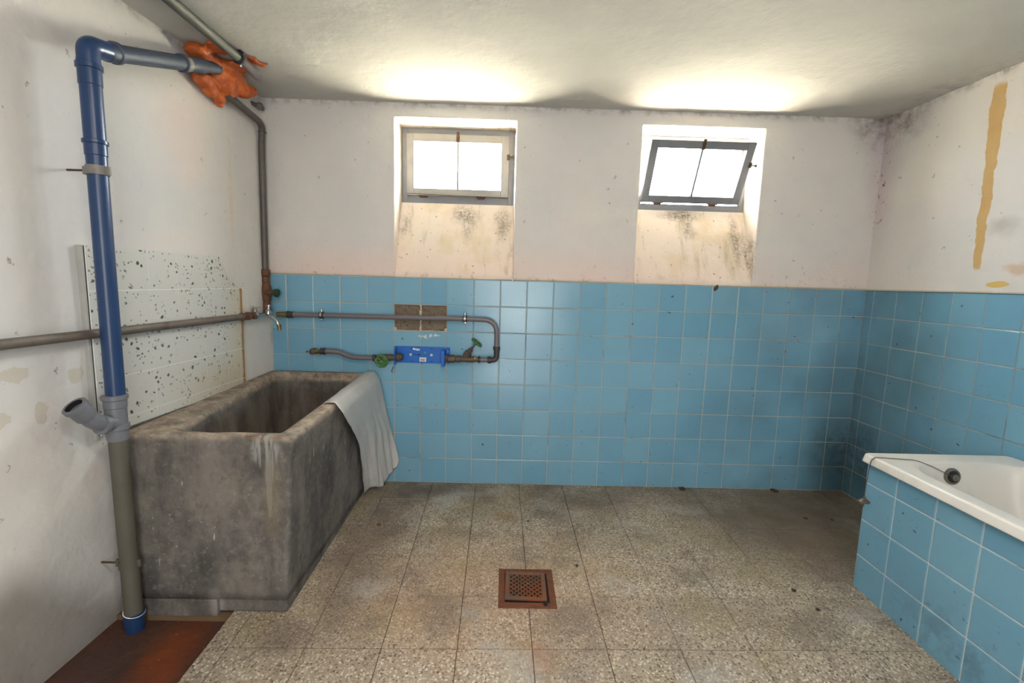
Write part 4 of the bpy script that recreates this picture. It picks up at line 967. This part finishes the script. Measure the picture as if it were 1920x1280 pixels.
# ------------------------------------------------------------------ bathtub with tiled surround
root = thing('tub_surround', 'tiled masonry side of the bath, blue tiles with pale joints, on the right', 'tub surround', (2.85, -1.9, -.06)); P = Part(root)
AX = 2.845
bm = bmesh.new(); box(bm, AX + .0018, AX + .06, -3.2, -.862, -.11, .510); P('masonry', bm, M['apron_grout'])
zj = [(-.0, .110), (.110, .266), (.266, .427), (.427, .512)]
yj = [-.862, -1.011, -1.176, -1.336, -1.496, -1.656, -1.816, -1.976, -2.136, -2.296, -2.456]
for i in range(len(yj) - 1):
    for r, (za, zb) in enumerate(zj):
        y0, y1 = yj[i + 1], yj[i]; za_ = fz((y0 + y1) / 2) - .004 if r == 0 else za
        wd, ht = y1 - y0 - .0048, zb - za_ - .0048
        me = tile_mesh('tile', wd, ht, .006, .0022, M['tile'])
        t = bpy.data.objects.new('tile', me); COL.objects.link(t); t.parent = root
        t.matrix_local = Matrix.Translation(Vector((AX + .0052, (y0 + y1) / 2, (za_ + zb) / 2)) - root.location) @ Matrix.Rotation(-math.pi / 2, 4, 'Z') @ Matrix.Rotation(random.uniform(-.003, .003), 4, 'X')
bm = bmesh.new(); box(bm, AX + .06, 3.42, -.925, -.867, -.11, .510); P('end_masonry', bm, M['apron_grout'])

root = thing('bathtub', 'white enamelled built-in bathtub with rounded rim at the right edge', 'bathtub', (3.1, -1.7, .55)); P = Part(root)
RO = [Vector((2.822, -.855)), Vector((3.432, -.855)), Vector((3.468, -2.52)), Vector((2.822, -2.52))]
RI = [Vector((2.888, -.955)), Vector((3.372, -.940)), Vector((3.402, -2.45)), Vector((2.875, -2.45))]
RB = [Vector((2.975, -1.12)), Vector((3.315, -1.12)), Vector((3.33, -2.25)), Vector((2.965, -2.25))]
RO2 = [Vector((2.816, -.852)), Vector((3.432, -.852)), Vector((3.468, -2.52)), Vector((2.816, -2.52))]
bm = bmesh.new(); rings = []
def rr(poly, z, r): rings.append([bm.verts.new((p.x, p.y, z)) for p in ring2(poly, r, 20, 9)])
rr(mixp(RO2, RI, .12), .518, .025); rr(RO2, .518, .025); rr(RO2, .521, .025); rr(mixp(RO2, RO, .3), .530, .025); rr(mixp(RO2, RO, .8), .543, .026); rr(RO, .5475, .026); rr(mixp(RO, RI, .06), .5508, .028); rr(mixp(RO, RI, .14), .5518, .03)
for t in (.30, .6, .8): rr(mixp(RO, RI, t), .5515, .03 + .12 * t)
rr(mixp(RO, RI, .93), .551, .15); rr(RI, .5495, .16); rr(mixp(RI, RB, .03), .545, .16); rr(mixp(RI, RB, .06), .537, .16); rr(mixp(RI, RB, .10), .525, .16)
for k in range(1, 13):
    t = k / 12; rr(mixp(RI, RB, .10 + .75 * t ** 1.3), .525 - .36 * t, .16)
rr(mixp(RI, RB, 1.0), .145, .16)
for A, B in zip(rings, rings[1:]):
    n = len(A)
    for k in range(n): bm.faces.new((A[k], A[(k + 1) % n], B[(k + 1) % n], B[k]))
bm.faces.new(rings[-1])
P('tub_shell', bm, M['enamel'], smooth='full')
oc = Vector((3.092, -.968, .502)); oa = Vector((0, -1, .12)).normalized()
bm = bmesh.new(); lathe(bm, oc, oa, [(-.02, .030), (0, .032), (.003, .033), (.008, .031), (.010, .024), (.006, .022)], 28); ov = P('overflow_ring', bm, M['overflow'], smooth=True)
bm = bmesh.new(); lathe(bm, oc, oa, [(.004, .023), (.0065, .022)], 24); P('overflow_hollow', bm, M['rubber'], parent=ov)
bm = bmesh.new(); lathe(bm, oc + Vector((.004, 0, -.002)), oa, [(.006, .014), (.016, .013), (.018, .008), (.024, .006)], 16); P('overflow_knob', bm, M['overflow'], smooth=True, parent=ov)
bm = bmesh.new(); tube(bm, fillet([(3.070, -.985, .512), (3.00, -.972, .545), (2.958, -.948, .5575), (2.93, -.938, .5550), (2.86, -.925, .5545), (2.824, -.918, .5535), (2.814, -.914, .540), (2.812, -.910, .50), (2.813, -.904, .42), (2.815, -.902, .383)], .02, 5), .0017, 6); P('chain', bm, M['tarnish'], smooth=True)
bm = bmesh.new(); lathe(bm, (2.815, -.902, .362), (0, 0, 1), [(-.022, .002), (-.021, .0028), (-.006, .003), (-.004, .019), (.0, .021), (.004, .016), (.010, .007), (.014, .004), (.018, .005), (.022, .002)], 20); P('plug', bm, M['tarnish'], smooth=True)

# ------------------------------------------------------------------ floor drain
root = thing('floor_drain', 'rusty square iron floor drain with a diamond grate in the terrazzo floor', 'drain', (1.45, -.925, fz(-.925))); P = Part(root)
Rx = Matrix.Rotation(math.atan(SL), 4, 'X')
D4 = Matrix.Translation(Vector((1.4505, -.923, fz(-.923)))) @ Rx
def dbox(bm, *a, bev=0.0, M4=None): box(bm, *a, bev=bev, M4=D4 @ M4 if M4 is not None else D4)
bm = bmesh.new(); hw_, hh = .114, .116; iw, ih = .088, .088
dbox(bm, -hw_, -iw, -hh, hh, -.002, .004, bev=.0012); dbox(bm, iw, hw_, -hh, hh, -.002, .004, bev=.0012); dbox(bm, -iw, iw, -hh, -ih, -.002, .004, bev=.0012); dbox(bm, -iw, iw, ih, hh, -.002, .004, bev=.0012)
P('drain_frame', bm, M['rust_metal'])
bm = bmesh.new(); dbox(bm, -iw, iw, -ih, ih, -.002, .0012); P('drain_shade_plate', bm, M['dark'])  # flat near-black plate stands in for the shade below the grate
GR = Matrix.Translation((-.004, .004, .007)) @ Matrix.Rotation(-.02, 4, 'Z') @ Matrix.Rotation(.018, 4, 'Y')
bm = bmesh.new(); a = .083; b = .066
for q in ((-a, -b, -a, a), (b, a, -a, a), (-b, b, -a, -b), (-b, b, b, a)): dbox(bm, q[0], q[1], q[2], q[3], -.004, .004, bev=.0012, M4=GR)
st_ = .0235
for k in range(-5, 6):
    for sg in (1, -1):
        # diagonal bar clipped to the inner square: y = sg*x + k*st
        c = k * st_; xs0, xs1 = -b, b
        lo = max(-b, min((-b - c) * sg, (b - c) * sg)); hi = min(b, max((-b - c) * sg, (b - c) * sg))
        if hi - lo < .006: continue
        p, q = Vector((lo, sg * lo + c, 0)), Vector((hi, sg * hi + c, 0)); d = (q - p); L_ = d.length; ang = math.atan2(d.y, d.x)
        dbox(bm, 0, L_, -.0024, .0024, -.003, .0032, M4=GR @ Matrix.Translation(p) @ Matrix.Rotation(ang, 4, 'Z'))
P('grate', bm, M['rust_grate'])
bm = bmesh.new(); lathe(bm, D4 @ Vector((.070, -.098, .004)), (0, 0, 1), [(0, .009), (.004, .008), (.006, .003)], 8); P('rust_lump', bm, M['dark'])

# ------------------------------------------------------------------ debris
def clod(x, y, r, label, mt='clod', sq=.55, z=None, cat='debris'):
    bm = bmesh.new(); bmesh.ops.create_icosphere(bm, subdivisions=3, radius=r)
    for v in bm.verts:
        n = noise.noise(v.co * (1.6 / r) + Vector((x * 9, y * 9, 0))); v.co *= 1 + .45 * n; v.co.z *= sq
    mz = min(v.co.z for v in bm.verts); bm.transform(Matrix.Translation((0, 0, -mz)))
    o = obj('dirt_lump', bm, M[mt], smooth='full'); o.location = (x, y, (fz(y) if z is None else z)); tag(o, label, cat); return o
clod(2.559, -.915, .0085, 'round dark lump of dirt on the floor left of the bath')
clod(2.590, -1.021, .0075, 'flat brown dirt flake nearest to the bath side', sq=.25)
clod(2.977, -.336, .011, 'larger dark dirt smear lump on grimy floor by right corner', sq=.25)
clod(3.115, -.347, .008, 'small brown dirt lump between corner and bath end', sq=.25)
clod(.730, -.478, .010, 'brown dirt lump on the floor beside the plastic sheet', 'leaf', .4)
clod(2.425, -.030, .018, 'crumbs of dirt piled against the tiled wall, mid right', sq=.3)
clod(2.985, -.028, .022, 'pile of dark crumbs against tiled wall near right corner', sq=.25)
clod(1.480, -.42, .006, 'tiny dark speck lump on floor behind the drain', sq=.4)
clod(1.68, -.775, .006, 'dark crumb on floor right of the drain, nearer the wall', sq=.4)
clod(.640, -.045, .010, 'little dirt crumb at wall foot beside the plastic sheet', sq=.3)
bm = bmesh.new(); N = 8; gvl = [[None] * (N + 1) for _ in range(N + 1)]
for a in range(N + 1):
    for b in range(N + 1):
        u, v = a / N * 2 - 1, b / N; w2 = .011 * math.sin(math.pi * min(1, v * .95 + .03)) ** .7
        gvl[a][b] = bm.verts.new((u * w2 + v * .012, -.006 * (1 - u * u) - .004 * math.sin(v * 3), (v - .5) * .036))
for a in range(N):
    for b in range(N): bm.faces.new((gvl[a][b], gvl[a + 1][b], gvl[a + 1][b + 1], gvl[a][b + 1]))
o = obj('dry_leaf', bm, M['leaf'], smooth='full'); o.location = (2.535, -.006, 1.206); o.modifiers.new('thickness', 'SOLIDIFY').thickness = .001
tag(o, 'curled brown dry leaf stuck at the top of the tiles below the right window', 'leaf')
